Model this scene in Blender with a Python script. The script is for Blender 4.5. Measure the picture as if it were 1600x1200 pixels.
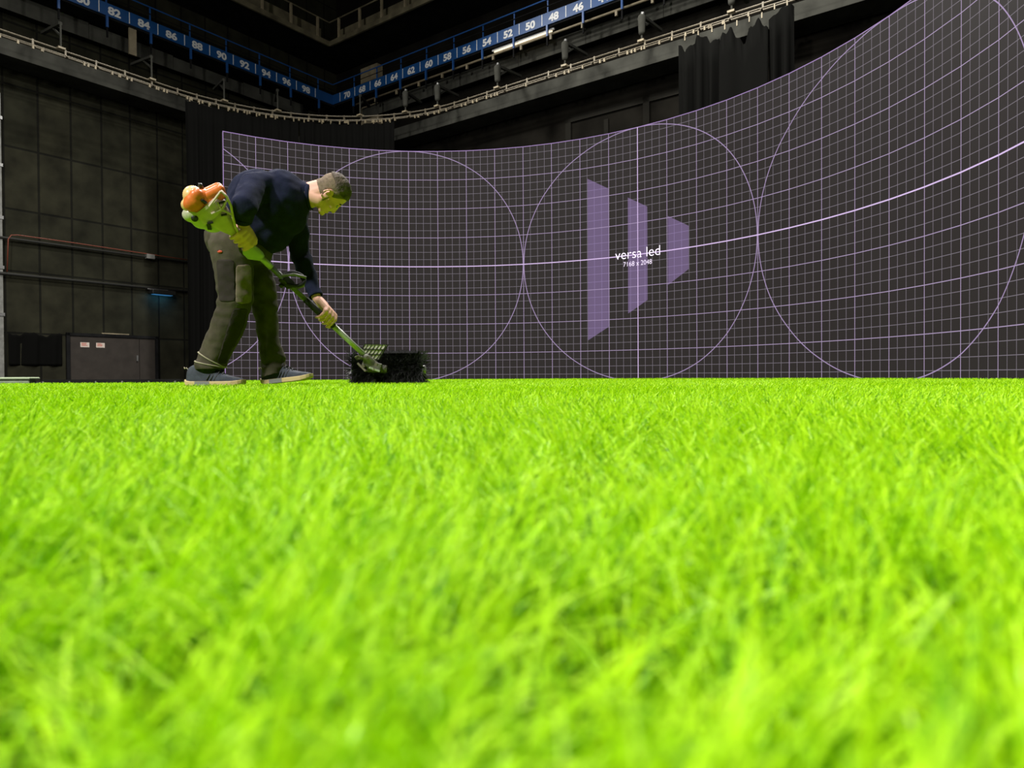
import bpy, bmesh, math, random
import numpy as np
from mathutils import Vector, Matrix, noise

S = bpy.context.scene
for o in list(bpy.data.objects):
    bpy.data.objects.remove(o)
C = S.collection
rnd = random.Random(7)

# ------------------------------------------------------------------ camera
F, PIT, ROLL, CZ = 1061.086, .01142, -.00536, .0925

def ray(px, py):
    x = (px - 800) / F; y = (py - 600) / F
    xx = x * math.cos(ROLL) + y * math.sin(ROLL)
    yy = -x * math.sin(ROLL) + y * math.cos(ROLL)
    yd = yy * math.cos(PIT) + math.sin(PIT); zz = math.cos(PIT) - yy * math.sin(PIT)
    return Vector((xx, zz, -yd))

def at(px, py, Y):
    r = ray(px, py)
    s = Y / r.y
    return Vector((r.x * s, Y, r.z * s + CZ))

cam_d = bpy.data.cameras.new('camera'); cam = bpy.data.objects.new('camera', cam_d); C.objects.link(cam)
r0 = ray(800, 600)
rx = (ray(800 + F, 600) - r0).normalized(); ry = (ray(800, 600 - F) - r0).normalized()
m = Matrix((rx, ry, -r0.normalized())).transposed().to_4x4()
m.translation = Vector((0, 0, CZ))
cam.matrix_world = m
cam_d.sensor_fit = 'HORIZONTAL'; cam_d.sensor_width = 36; cam_d.lens = F / 1600 * 36
cam_d.clip_start = .01; cam_d.clip_end = 200
cam_d.dof.use_dof = True; cam_d.dof.focus_distance = 4.6; cam_d.dof.aperture_fstop = 8.5
S.camera = cam

# ------------------------------------------------------------------ world, lights, exposure
S.view_settings.view_transform = 'Standard'; S.view_settings.look = 'None'
S.view_settings.gamma = 1; S.view_settings.use_curve_mapping = False
S.view_settings.exposure = 0.0
w = bpy.data.worlds.new('studio_dark'); S.world = w; w.use_nodes = True
w.node_tree.nodes['Background'].inputs[0].default_value = (.5, .5, .55, 1)
w.node_tree.nodes['Background'].inputs[1].default_value = .02

# ------------------------------------------------------------------ room frame
ANG = math.radians(36.4)
N1 = Vector((math.cos(ANG), -math.sin(ANG), 0)); D1 = Vector((math.sin(ANG), math.cos(ANG), 0))
g = at(520, 160, 37); G = Vector((g.x, g.y, 0))
ROOM = Matrix(((N1.x, D1.x, 0, G.x), (N1.y, D1.y, 0, G.y), (0, 0, 1, 0), (0, 0, 0, 1)))
def RW(u, v, z=0): return ROOM @ Vector((u, v, z))
RZ = -ANG
def area(name, loc, target, size, power, col=(1, .97, .9)):
    d = bpy.data.lights.new(name, 'AREA'); d.shape = 'SQUARE'; d.size = size; d.energy = power; d.color = col
    o = bpy.data.objects.new(name, d); C.objects.link(o); o.location = loc
    o.rotation_euler = (Vector(target) - Vector(loc)).to_track_quat('-Z', 'Y').to_euler()
    return o
for u_, v_, z_, p_ in ((9, -9, 18.5, 3000), (21, -8, 18.5, 4600), (9, -23, 18.5, 1800), (22, -20, 19, 2100), (31, -29, 17, 1500), (25, -38, 12, 4300)):  # last two are added front fill for the person, no known fixtures
    q_ = RW(u_, v_, z_)
    area('studio_and_fill_light', q_, (q_.x * .35 - .3, q_.y * .35 + 3.2, 0), 1.6, p_, (1, .97, .92))
I4 = Matrix.Identity(4)

# ------------------------------------------------------------------ materials
def nodes(name):
    mt = bpy.data.materials.new(name); mt.use_nodes = True
    nt = mt.node_tree
    return mt, nt, nt.nodes['Principled BSDF']
def mat(name, col, rough=.6, metal=0, bump=0, bscale=40, var=0, vscale=8, spec=.5, emit=None, estr=1, trans=0):
    mt, nt, b = nodes(name)
    b.inputs['Base Color'].default_value = (*col, 1); b.inputs['Roughness'].default_value = rough
    b.inputs['Metallic'].default_value = metal; b.inputs['Specular IOR Level'].default_value = spec
    if trans: b.inputs['Transmission Weight'].default_value = trans
    if emit: b.inputs['Emission Color'].default_value = (*emit, 1); b.inputs['Emission Strength'].default_value = estr
    tc = nt.nodes.new('ShaderNodeTexCoord')
    if bump:
        n = nt.nodes.new('ShaderNodeTexNoise'); n.inputs['Scale'].default_value = bscale; n.inputs['Detail'].default_value = 5
        nt.links.new(tc.outputs['Object'], n.inputs['Vector'])
        bp = nt.nodes.new('ShaderNodeBump'); bp.inputs['Strength'].default_value = bump; bp.inputs['Distance'].default_value = .003
        nt.links.new(n.outputs[0], bp.inputs['Height']); nt.links.new(bp.outputs[0], b.inputs['Normal'])
    if var:
        n = nt.nodes.new('ShaderNodeTexNoise'); n.inputs['Scale'].default_value = vscale; n.inputs['Detail'].default_value = 6
        nt.links.new(tc.outputs['Object'], n.inputs['Vector'])
        r = nt.nodes.new('ShaderNodeValToRGB')
        r.color_ramp.elements[0].position = .3; r.color_ramp.elements[1].position = .7
        r.color_ramp.elements[0].color = (*[c * (1 - var) for c in col], 1)
        r.color_ramp.elements[1].color = (*[min(1, c * (1 + var)) for c in col], 1)
        nt.links.new(n.outputs[0], r.inputs[0]); nt.links.new(r.outputs[0], b.inputs['Base Color'])
    return mt
M = dict(
    black=mat('black_paint', (.012, .012, .012), .8, spec=.1, var=.4, vscale=2),
    dark=mat('dark_grey_paint', (.062, .062, .052), .85, spec=.1, var=.35, vscale=1.2),
    blue=mat('blue_enamel', (.012, .085, .28), .45, var=.12, vscale=1),
    bluedk=mat('blue_painted_steel', (.02, .10, .34), .4),
    white=mat('white_paint', (.92, .93, .93), .5),
    alu=mat('weathered_aluminium', (.17, .145, .10), .5, .2, var=.25, vscale=5),
    steel=mat('grey_steel', (.3, .3, .29), .4, .6, var=.2, vscale=10),
    olive=mat('olive_painted_steel', (.16, .14, .085), .6, var=.45, vscale=1.5),
    beige=mat('beige_painted_steel', (.30, .25, .16), .55, var=.25, vscale=3),
    drape=mat('black_serge_cloth', (.006, .006, .0055), 1.0, bump=.3, bscale=60, spec=0),
    floor=mat('black_studio_floor', (.016, .016, .016), .6, spec=.15, var=.4, vscale=1),
    ceiling=mat('black_ceiling', (.012, .011, .009), .9, spec=.05),
    door=mat('dark_brown_door', (.045, .038, .032), .6, spec=.2, var=.15, vscale=3),
    pipe=mat('black_pipe', (.05, .05, .045), .35),
    rust=mat('rust_red_pipe', (.2, .045, .022), .45),
    greypipe=mat('pale_grey_trunking', (.22, .22, .2), .5, var=.3, vscale=4),
    paper=mat('white_notice', (.7, .6, .52), .7),
    red=mat('red_print', (.6, .08, .04), .7),
    navy=mat('navy_knit', (.014, .017, .038), .95, bump=.35, bscale=90, var=.15, vscale=30, spec=.08),
    khaki=mat('khaki_work_cloth', (.066, .056, .038), .85, bump=.3, bscale=120, var=.25, vscale=14, spec=.2),
    khakidk=mat('dark_pocket_cloth', (.034, .027, .023), .85, bump=.3, bscale=120, spec=.2),
    khakilt=mat('pale_khaki_patch', (.17, .13, .095), .85, bump=.3, bscale=120, var=.2, vscale=20),
    piping=mat('pale_piping', (.28, .25, .17), .8),
    skin=mat('skin', (.78, .42, .32), .55, bump=.08, bscale=150, var=.1, vscale=18),
    hair=mat('short_brown_hair', (.085, .062, .045), .8, bump=1, bscale=160, var=.45, vscale=25),
    hairlt=mat('cropped_greying_hair', (.2, .145, .1), .85, bump=.8, bscale=220, var=.3, vscale=60),
    shoe=mat('blue_grey_mesh_fabric', (.028, .036, .052), .8, bump=.5, bscale=200, var=.3, vscale=40),
    sole=mat('tan_rubber_sole', (.55, .42, .2), .6),
    solegrey=mat('grey_rubber', (.2, .2, .2), .6),
    lace=mat('dark_lace', (.03, .03, .035), .8),
    orange=mat('orange_plastic', (.72, .17, .03), .35, var=.1, vscale=20),
    cream=mat('cream_plastic', (.58, .47, .36), .4, var=.12, vscale=20),
    tank=mat('milky_fuel_tank_plastic', (.55, .54, .40), .3),
    bplast=mat('black_plastic', (.018, .018, .016), .4),
    rubber=mat('black_rubber_grip', (.012, .012, .012), .7),
    tube=mat('pale_satin_tube', (.5, .52, .44), .35, .3),
    bristle=mat('black_nylon_bristle', (.012, .012, .012), .5),
    boxgrey=mat('grey_green_plastic', (.25, .3, .2), .6, var=.15, vscale=10),
    eye=mat('eye_white', (.38, .33, .28), .5, spec=.2), iris=mat('dark_iris', (.03, .03, .03), .2),
    skin2=mat('dry_red_lip', (.4, .15, .11), .5),
)

# ------------------------------------------------------------------ mesh helpers
ROOTM = {}
def tag(o, label=None, cat=None, group=None, kind=None):
    if label: o['label'] = label
    if cat: o['category'] = cat
    if group: o['group'] = group
    if kind: o['kind'] = kind
    return o
def thing(name, label, cat, loc=(0, 0, 0), rotz=0, group=None):
    o = bpy.data.objects.new(name, None); C.objects.link(o); o.empty_display_size = .1
    o.location = loc; o.rotation_euler = (0, 0, rotz)
    ROOTM[o.name] = Matrix.Translation(Vector(loc)) @ Matrix.Rotation(rotz, 4, 'Z')
    return tag(o, label, cat, group)
def wm(o):
    return ROOTM.get(o.name, I4) if o else I4

class MB:
    def __init__(s, X=I4): s.v = []; s.f = []; s.X = X
    def add(s, vs, fs):
        b = len(s.v); s.v += [s.X @ Vector(p) for p in vs]; s.f += [tuple(i + b for i in f) for f in fs]
    def box(s, lo, hi, R=None, bev=0):
        x0, y0, z0 = lo; x1, y1, z1 = hi
        vs = [Vector(p) for p in ((x0,y0,z0),(x1,y0,z0),(x1,y1,z0),(x0,y1,z0),(x0,y0,z1),(x1,y0,z1),(x1,y1,z1),(x0,y1,z1))]
        if R is not None: vs = [R @ p for p in vs]
        s.add(vs, [(0,3,2,1),(4,5,6,7),(0,1,5,4),(1,2,6,5),(2,3,7,6),(3,0,4,7)])
        return s
    def bar(s, a, b, w, h=None, up=Vector((0, 0, 1))):
        h = h or w; a = Vector(a); b = Vector(b); d = (b - a); L = d.length; d.normalize()
        if abs(d.dot(up)) > .98: up = Vector((1, 0, 0))
        x = d.cross(up).normalized(); y = x.cross(d).normalized()
        R = Matrix((x, d, y)).transposed().to_4x4(); R.translation = a
        return s.box((-w/2, 0, -h/2), (w/2, L, h/2), R)
    def tube(s, pts, r, n=10, cap=True):
        pts = [Vector(p) for p in pts]; k = len(pts)
        rs = r if isinstance(r, (list, tuple)) else [r] * k
        prev = None; rings = []
        for i, p in enumerate(pts):
            t = (pts[min(i+1, k-1)] - pts[max(i-1, 0)])
            t = t.normalized() if t.length > 1e-9 else Vector((0, 0, 1))
            if prev is None:
                u = t.orthogonal().normalized()
            else:
                u = prev - t * prev.dot(t)
                u = u.normalized() if u.length > 1e-6 else t.orthogonal().normalized()
            prev = u; v = t.cross(u)
            rings.append([p + (u * math.cos(a) + v * math.sin(a)) * rs[i] for a in [2*math.pi*j/n for j in range(n)]])
        vs = [q for rg in rings for q in rg]; fs = []
        for i in range(k - 1):
            for j in range(n):
                a = i*n + j; b = i*n + (j+1) % n
                fs.append((a, b, b + n, a + n))
        if cap:
            fs.append(tuple(range(n))[::-1]); fs.append(tuple((k-1)*n + j for j in range(n)))
        s.add(vs, fs); return s
    def capsule(s, a, ra, b, rb, n=20, h=6):
        a = Vector(a); b = Vector(b); d = b - a
        d = d.normalized() if d.length > 1e-7 else Vector((0, 0, 1))
        pts = []; rs = []
        for i in range(h):
            t = math.pi/2 * (i + .25) / h
            pts.append(a - d * ra * math.cos(t)); rs.append(ra * math.sin(t))
        for i in range(h + 1):
            t = i / h; pts.append(a.lerp(b, t)); rs.append(ra + (rb - ra) * t)
        for i in range(h):
            t = math.pi/2 * (h - i - .25) / h
            pts.append(b + d * rb * math.cos(t)); rs.append(rb * math.sin(t))
        return s.tube(pts, rs, n)
    def ell(s, c, rad, R=None, n=24, k=16):
        c = Vector(c); R = R or Matrix.Identity(3)
        vs = []; fs = []
        for i in range(1, k):
            t = math.pi * i / k
            for j in range(n):
                p = 2*math.pi*j/n
                vs.append(c + R @ Vector((rad[0]*math.sin(t)*math.cos(p), rad[1]*math.sin(t)*math.sin(p), rad[2]*math.cos(t))))
        for i in range(k - 2):
            for j in range(n):
                a = i*n + j; b = i*n + (j+1) % n
                fs.append((a, a + n, b + n, b))
        vs.append(c + R @ Vector((0, 0, rad[2]))); vs.append(c - R @ Vector((0, 0, rad[2])))
        T = len(vs) - 2
        for j in range(n):
            fs.append((T, j, (j+1) % n)); fs.append((T+1, (k-2)*n + (j+1) % n, (k-2)*n + j))
        s.add(vs, fs); return s
    def chain(s, pts, n=20):
        for (a, ra), (b, rb) in zip(pts[:-1], pts[1:]): s.capsule(a, ra, b, rb, n)
        return s
    def lathe(s, a, d, prof, n=24):      # prof: (distance along d, radius)
        a = Vector(a); d = Vector(d).normalized()
        return s.tube([a + d * t for t, _ in prof], [max(r, 1e-4) for _, r in prof], n)
    def mesh(s, name, inv=I4, smooth=False):
        me = bpy.data.meshes.new(name); me.from_pydata([inv @ p for p in s.v], [], s.f)
        bm = bmesh.new(); bm.from_mesh(me); bmesh.ops.recalc_face_normals(bm, faces=bm.faces); bm.to_mesh(me); bm.free()
        if smooth:
            me.shade_smooth()
        me.update(); return me
    def build(s, name, mt, parent=None, smooth=False, bevel=0, mw=None):
        inv = (wm(parent) if parent else (mw or I4)).inverted()
        me = s.mesh(name, inv, smooth); me.materials.append(mt)
        o = bpy.data.objects.new(name, me); C.objects.link(o)
        if parent:
            o.parent = parent; ROOTM[o.name] = wm(parent)
        elif mw: o.matrix_world = mw
        if bevel:
            b = o.modifiers.new('bevel', 'BEVEL'); b.width = bevel; b.segments = 2; b.limit_method = 'ANGLE'
        return o
def loft(mb, rings):
    n = len(rings[0]); vs = [p for r in rings for p in r]; fs = []
    for i in range(len(rings) - 1):
        for j in range(n):
            a = i*n + j; b = i*n + (j+1) % n; fs.append((a, b, b + n, a + n))
    fs.append(tuple(range(n))[::-1]); fs.append(tuple((len(rings)-1)*n + j for j in range(n)))
    mb.add(vs, fs)

def text_mesh(txt, width=None, height=None, off=0.0, ext=0.0):
    cu = bpy.data.curves.new('lettering', 'FONT'); cu.body = txt; cu.size = 1; cu.align_x = 'CENTER'; cu.offset = off; cu.extrude = ext
    cu.resolution_u = 4
    o = bpy.data.objects.new('lettering', cu); C.objects.link(o)
    dg = bpy.context.evaluated_depsgraph_get()
    me = bpy.data.meshes.new_from_object(o.evaluated_get(dg))
    bpy.data.objects.remove(o); bpy.data.curves.remove(cu)
    v = np.empty(len(me.vertices)*3); me.vertices.foreach_get('co', v); v = v.reshape(-1, 3)
    sx = sy = 1
    cx = (v[:, 0].max() + v[:, 0].min()) / 2
    if width: sx = width / (v[:, 0].max() - v[:, 0].min())
    if height: sy = height / v[:, 1].max()
    if not width: sx = sy
    v[:, 0] = (v[:, 0] - cx) * sx; v[:, 1] *= sy
    me.vertices.foreach_set('co', v.ravel()); me.update()
    return me

# ------------------------------------------------------------------ room shell (room frame: u out of the left wall, v towards the corner)
UW, VW = 48, -52
def struct(name, mb, mt):
    o = mb.build(name, mt); tag(o, kind='structure'); return o
struct('floor', MB(ROOM).box((-1.8, VW, -.3), (UW, 1.8, 0)), M['floor'])
struct('ceiling', MB(ROOM).box((-1.8, VW, 24), (UW, 1.8, 24.3)), M['ceiling'])

def wall_material():
    mt, nt, b = nodes('dark_acoustic_panels'); L = nt.links.new
    tc = nt.nodes.new('ShaderNodeTexCoord'); mp = nt.nodes.new('ShaderNodeMapping')
    sep = nt.nodes.new('ShaderNodeSeparateXYZ'); cmb = nt.nodes.new('ShaderNodeCombineXYZ')
    L(tc.outputs['Object'], sep.inputs[0])
    a1 = nt.nodes.new('ShaderNodeMath'); a1.operation = 'ADD'; a1.inputs[1].default_value = 14.65 - .09
    L(sep.outputs['Y'], a1.inputs[0])
    a2 = nt.nodes.new('ShaderNodeMath'); a2.operation = 'ADD'; a2.inputs[1].default_value = -1.87 + 2.4
    L(sep.outputs['Z'], a2.inputs[0])
    L(a1.outputs[0], cmb.inputs[0]); L(a2.outputs[0], cmb.inputs[1])
    br = nt.nodes.new('ShaderNodeTexBrick'); br.offset = 0; br.inputs['Scale'].default_value = 1
    br.inputs['Brick Width'].default_value = 1.17; br.inputs['Row Height'].default_value = 2.4
    br.inputs['Mortar Size'].default_value = .045; br.inputs['Mortar Smooth'].default_value = .3
    br.inputs['Color1'].default_value = (.028, .027, .016, 1); br.inputs['Color2'].default_value = (.023, .023, .014, 1)
    br.inputs['Mortar'].default_value = (.010, .010, .007, 1)
    L(cmb.outputs[0], br.inputs['Vector'])
    n = nt.nodes.new('ShaderNodeTexNoise'); n.inputs['Scale'].default_value = 1.3; n.inputs['Detail'].default_value = 8
    L(tc.outputs['Object'], n.inputs['Vector'])
    r = nt.nodes.new('ShaderNodeValToRGB'); r.color_ramp.elements[0].position = .3; r.color_ramp.elements[1].position = .75
    r.color_ramp.elements[0].color = (.55, .55, .55, 1); r.color_ramp.elements[1].color = (1.35, 1.35, 1.35, 1)
    L(n.outputs[0], r.inputs[0])
    mx = nt.nodes.new('ShaderNodeMix'); mx.data_type = 'RGBA'; mx.blend_type = 'MULTIPLY'; mx.inputs['Factor'].default_value = 1
    L(br.outputs['Color'], mx.inputs['A']); L(r.outputs[0], mx.inputs['B'])
    L(mx.outputs['Result'], b.inputs['Base Color']); b.inputs['Roughness'].default_value = .85; b.inputs['Specular IOR Level'].default_value = .12
    bp = nt.nodes.new('ShaderNodeBump'); bp.inputs['Strength'].default_value = .5; bp.inputs['Distance'].default_value = .03
    bp.invert = True
    L(br.outputs['Fac'], bp.inputs['Height']); L(bp.outputs[0], b.inputs['Normal'])
    return mt
wl = MB(ROOM).box((-1.8, VW, 0), (-1.5, 1.5, 24)).build('wall_left', wall_material(), mw=ROOM); tag(wl, kind='structure')
wb = MB(ROOM).box((-1.8, 1.5, 0), (UW, 1.8, 24)).build('wall_back', mat('black_wall_boards', (.010, .009, .007), .9, spec=.05, var=.4, vscale=.8), mw=ROOM); tag(wb, kind='structure')
struct('wall_right', MB(ROOM).box((UW, VW, 0), (UW + .3, 1.8, 24)), M['black'])
struct('wall_front', MB(ROOM).box((-1.8, VW - .3, 0), (UW + .3, VW, 24)), M['black'])
# timber framing on the back wall seen above the screen
mb = MB(ROOM)
for u in (13.9, 17.6, 21.4): mb.box((u, 1.42, 0), (u + .28, 1.5, 11.4))
mb.box((13.9, 1.42, 11.15), (21.5, 1.5, 11.4)); mb.box((14.2, 1.44, 10.0), (17.6, 1.5, 10.2)); mb.box((15.8, 1.44, 7), (16.0, 1.5, 10.9))
struct('trim_1', mb, mat('dark_timber_frame', (.017, .016, .013), .9, spec=.05))

# door in the left wall
dr = MB(ROOM).box((-1.5, -12.35, 0), (-1.46, -9.62, 1.84)).box((-1.5, -9.6, 0), (-1.46, -8.93, 1.84)).build('door_1', M['door'])
tag(dr, kind='structure')
ROOTM[dr.name] = I4
fr = MB(ROOM).box((-1.5, -12.5, 0), (-1.42, -12.37, 1.98)).box((-1.5, -8.92, 0), (-1.42, -8.8, 1.98)).box((-1.5, -12.5, 1.86), (-1.42, -8.8, 1.98))
fr.build('door_frame', M['black'], dr)
MB(ROOM).box((-1.46, -9.75, .85), (-1.4, -9.69, 1.1)).build('door_handle', M['steel'], dr)
for i, v in enumerate((-11.98, -11.38)):
    o = thing('notice', ('white notice with red print on the dark door, the left one of the pair',
                         'white notice with red print on the dark door, the right one of the pair')[i], 'sign',
              RW(-1.45, v, 1.4), RZ, 'notices on the dark studio door')
    MB(ROOM).box((-1.455, v, 1.4), (-1.45, v + .34, 1.6)).build('sheet', M['paper'], o)
    b = MB(ROOM)
    for z in (1.555, 1.51, 1.465): b.box((-1.449, v + .04, z), (-1.446, v + rnd.uniform(.2, .3), z + .02))
    b.build('print', M['red'], o)
o = MB(ROOM).box((-1.5, -11.15, 1.99), (-1.43, -10.05, 2.03)).build('lintel_strip', M['beige'])
tag(o, 'pale narrow strip above the dark studio door', 'strip')

# pipes and fittings on the left wall
def rtube(pts, r, n=8):
    return MB(ROOM).tube(pts, r, n)
o = rtube([(-1.3, -14.55, 4.2), (-1.3, -14.5, 5.45), (-1.3, -14.4, 5.62), (-1.3, -14.2, 5.66), (-1.3, -12.2, 5.66), (-1.3, -9, 5.62), (-1.3, -7.4, 5.6)], .022).build('conduit', M['rust'], smooth=True)
tag(o, 'thin rust red pipe rising and turning along the dark left wall', 'pipe')
o = MB(ROOM).tube([(-1.35, -30, 5.5), (-1.35, -7.3, 5.5)], .045).build('pipe', M['pipe'], smooth=True)
tag(o, 'upper black horizontal pipe on the left wall, under the red one', 'pipe', 'black pipes along the left wall')
o = MB(ROOM).tube([(-1.35, -30, 4.13), (-1.35, -7.3, 4.13)], .055).build('pipe', M['pipe'], smooth=True)
tag(o, 'lower black horizontal pipe on the left wall, ending at the small lamp', 'pipe', 'black pipes along the left wall')
o = MB(ROOM).box((-1.42, -9.35, 5.42), (-1.22, -9.0, 5.62)).build('junction_box', M['greypipe'], bevel=.01)
tag(o, 'small grey junction box on the upper wall pipe', 'box')
o = thing('cable_trunking', 'pale grey vertical trunking at the left edge of the picture', 'trunking', RW(-1.4, -14.75, 0), RZ)
MB(ROOM).box((-1.5, -14.82, 0), (-1.38, -14.66, 11)).build('channel', M['greypipe'], o)
for z in (2.5, 4.3, 6.2, 8.2, 10): MB(ROOM).box((-1.5, -14.86, z), (-1.35, -14.62, z + .12)).build('clamp', M['steel'], o)

# small wall lamp with cold blue glow
o = thing('wall_lamp', 'small black wall lamp with blue glow beneath the lower pipe', 'lamp', RW(-1.5, -8.7, 3.8), RZ)
MB(ROOM).box((-1.5, -9.2, 3.86), (-1.05, -8.15, 4.06)).build('lamp_housing', M['bplast'], o, bevel=.03)
MB(ROOM).box((-1.5, -9.3, 4.06), (-1.3, -8.4, 4.1)).build('bracket', M['steel'], o)
MB(ROOM).box((-1.4, -9.1, 3.845), (-1.15, -8.25, 3.86)).build('diffuser', mat('blue_diffuser', (.1, .3, .5), .4, emit=(.1, .4, .8), estr=.25), o)
d = bpy.data.lights.new('wall_lamp_light', 'AREA'); d.shape = 'RECTANGLE'; d.size = .05; d.size_y = .9; d.energy = 5; d.color = (.12, .5, 1)
lo = bpy.data.objects.new('wall_lamp_light', d); C.objects.link(lo); lo.location = RW(-1.15, -8.75, 3.80); lo.rotation_euler = (0, math.radians(38), RZ)

# black cloth pinned low on the left wall
def drape_grid(path, ztop, zbot, amp, wl, nz=14, seed=0, sag=0, thick=.006):
    r = random.Random(seed); vs = []; fs = []; k = len(path)
    ph = [r.uniform(0, 6) for _ in range(6)]
    for i, (p, nrm) in enumerate(path):
        s = i / (k - 1)
        d = p[2] if len(p) > 2 else i * .05
        for j in range(nz + 1):
            t = j / nz
            a = amp * (.35 + .65 * min(1, t * 4))
            off = a * (math.sin(d * 6.283 / wl + ph[0] + .6 * math.sin(d * 1.3 + ph[1])) + .45 * math.sin(d * 6.283 / (wl * .43) + ph[2] + t * .8) * (.4 + .6 * math.sin(d * .9 + ph[3]) ** 2))
            zt = ztop - sag * (abs(math.sin(d * 6.283 / 1.9 + ph[4])) ** 3 + .4 * abs(math.sin(d * 6.283 / .6 + ph[5])) ** 2) if sag else ztop
            vs.append((p[0] + nrm[0] * off, p[1] + nrm[1] * off, zt + (zbot - zt) * t))
    for i in range(k - 1):
        for j in range(nz):
            a = i * (nz + 1) + j; fs.append((a, a + 1, a + nz + 2, a + nz + 1))
    mb = MB(ROOM); mb.add(vs, fs); return mb
def cloth_obj(name, mb, label, cat, group=None, parent=None):
    o = mb.build(name, M['drape'], parent, smooth=True)
    s = o.modifiers.new('solidify', 'SOLIDIFY'); s.thickness = .012; s.offset = 0
    if label: tag(o, label, cat, group)
    return o
path = [((-1.455, -14.5 + 1.85 * i / 40, 1.85 * i / 40), (1, 0)) for i in range(41)]
cloth_obj('black_cloth', drape_grid(path, 1.93, .62, .04, .75, seed=3, sag=.12), 'black cloth pinned low on the left wall beside the door', 'cloth')

# ------------------------------------------------------------------ curtain track
AT, BT, RR, ZT = 1.3, 1.1, 8.68, 12.3
def track(s):
    """room-frame point on the track, s = 0 where the curve leaves the left straight"""
    q = RR * math.pi / 2
    if s < 0: return (AT, -(BT + RR) + s, (1, 0), (0, 1))
    if s < q:
        t = s / RR
        cx, cy = AT + RR, -(BT + RR)
        return (cx - RR * math.cos(t), cy + RR * math.sin(t), (math.cos(t), -math.sin(t)), (math.sin(t), math.cos(t)))
    return (AT + RR + s - q, -BT, (0, -1), (1, 0))
Q = RR * math.pi / 2
t_ = thing('curtain_track', 'long curved beige double curtain track running round the studio corner', 'track', RW(*track(6)[:2], ZT - .3), RZ)
ss = [-22 + .5 * i for i in range(int((22 + Q + 22) / .5))]
for z in (ZT - .03, ZT - .24): MB(ROOM).tube([(*track(s)[:2], z) for s in ss], .032, 6).build('rail', M['alu'], t_)
MB(ROOM).tube([(track(s)[0] + track(s)[2][0] * .22, track(s)[1] + track(s)[2][1] * .22, ZT - .28) for s in ss], .025, 6).build('runner_rail', M['alu'], t_)
s = -21.5; n_ = 0
while s < Q + 21 and n_ < 95:
    x, y, nn, tt = track(s)
    p = Vector((x, y, ZT - .28)); b = MB(ROOM)
    b.bar(p, p + Vector((0, 0, .3)), .06)
    b.bar(p + Vector((0, 0, 0)), p + Vector((nn[0] * .26, nn[1] * .26, -.02)), .045)
    b.build('spacer', M['alu'], t_)
    s += .8 if 0 < s < Q else 1.05; n_ += 1
# small carriers below the runner
b = MB(ROOM)
for i in range(150):
    s = rnd.uniform(-21, Q + 18)
    x, y, nn, tt = track(s); x += nn[0] * .22; y += nn[1] * .22
    b.box((x - .03, y - .03, ZT - .42), (x + .03, y + .03, ZT - .3))
tag(b.build('runner_carriers', M['beige'], t_), 'small runners under the track', kind='stuff')

def px_track(px):      # arc position whose image column is px
    best = None
    for i in range(900):
        s = -20 + i * .06
        x, y, _, _ = track(s); p = RW(x, y, 8)
        q = 800 + F * p.x / p.y
        if best is None or abs(q - px) < best[0]: best = (abs(q - px), s)
    return best[1]
def curtain(px0, px1, label, seed, amp=.1, wl=.55, ztop=ZT - .42, sag=.06, group='black drapes on the curved track'):
    s0, s1 = px_track(px0), px_track(px1); n = int((s1 - s0) / .06)
    path = []
    for i in range(n + 1):
        s = s0 + (s1 - s0) * i / n; x, y, nn, _ = track(s)
        path.append(((x + nn[0] * .22, y + nn[1] * .22, s), nn))
    root = thing('curtain', label, 'curtain', RW(*path[n//2][0][:2], 0), RZ, group)
    c = cloth_obj('drape', drape_grid(path, ztop, .03, amp, wl, seed=seed, sag=sag), None, None, parent=root)
    k = int((s1 - s0) / .38)
    for i in range(min(k, 60)):
        s = s0 + (s1 - s0) * (i + .5) / k; x, y, nn, _ = track(s); x += nn[0] * .22; y += nn[1] * .22
        MB(ROOM).box((x - .02, y - .02, ztop - .06), (x + .02, y + .02, ztop + .12)).build('hook', M['beige'], root)
    return root
curtain(289, 470, 'long black drape hanging from the curved track left of the screen', 2)
curtain(472, 622, 'black drape behind the top left of the screen, below the track bend', 5, amp=.13, wl=.5)
curtain(1066, 1128, 'gathered black drape with folds, left part of the right-hand drapes', 9, amp=.2, wl=.42, ztop=ZT - .5, sag=.35)
curtain(1129, 1203, 'flat black drape with sagging top edge, middle of the right-hand drapes', 11, amp=.05, wl=1.6, ztop=ZT - .55, sag=.55)
curtain(1204, 1243, 'narrow tightly folded black drape at the end of the right-hand drapes', 12, amp=.16, wl=.35, ztop=ZT - .4, sag=.25)
path = [((29.3 + .06 * i, 1.0, .06 * i), (0, -1)) for i in range(26)]
cloth_obj('curtain', drape_grid(path, 13.5, .03, .09, .4, seed=21), 'dim dark drape on the back wall just above the rising screen edge', 'curtain')

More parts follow.
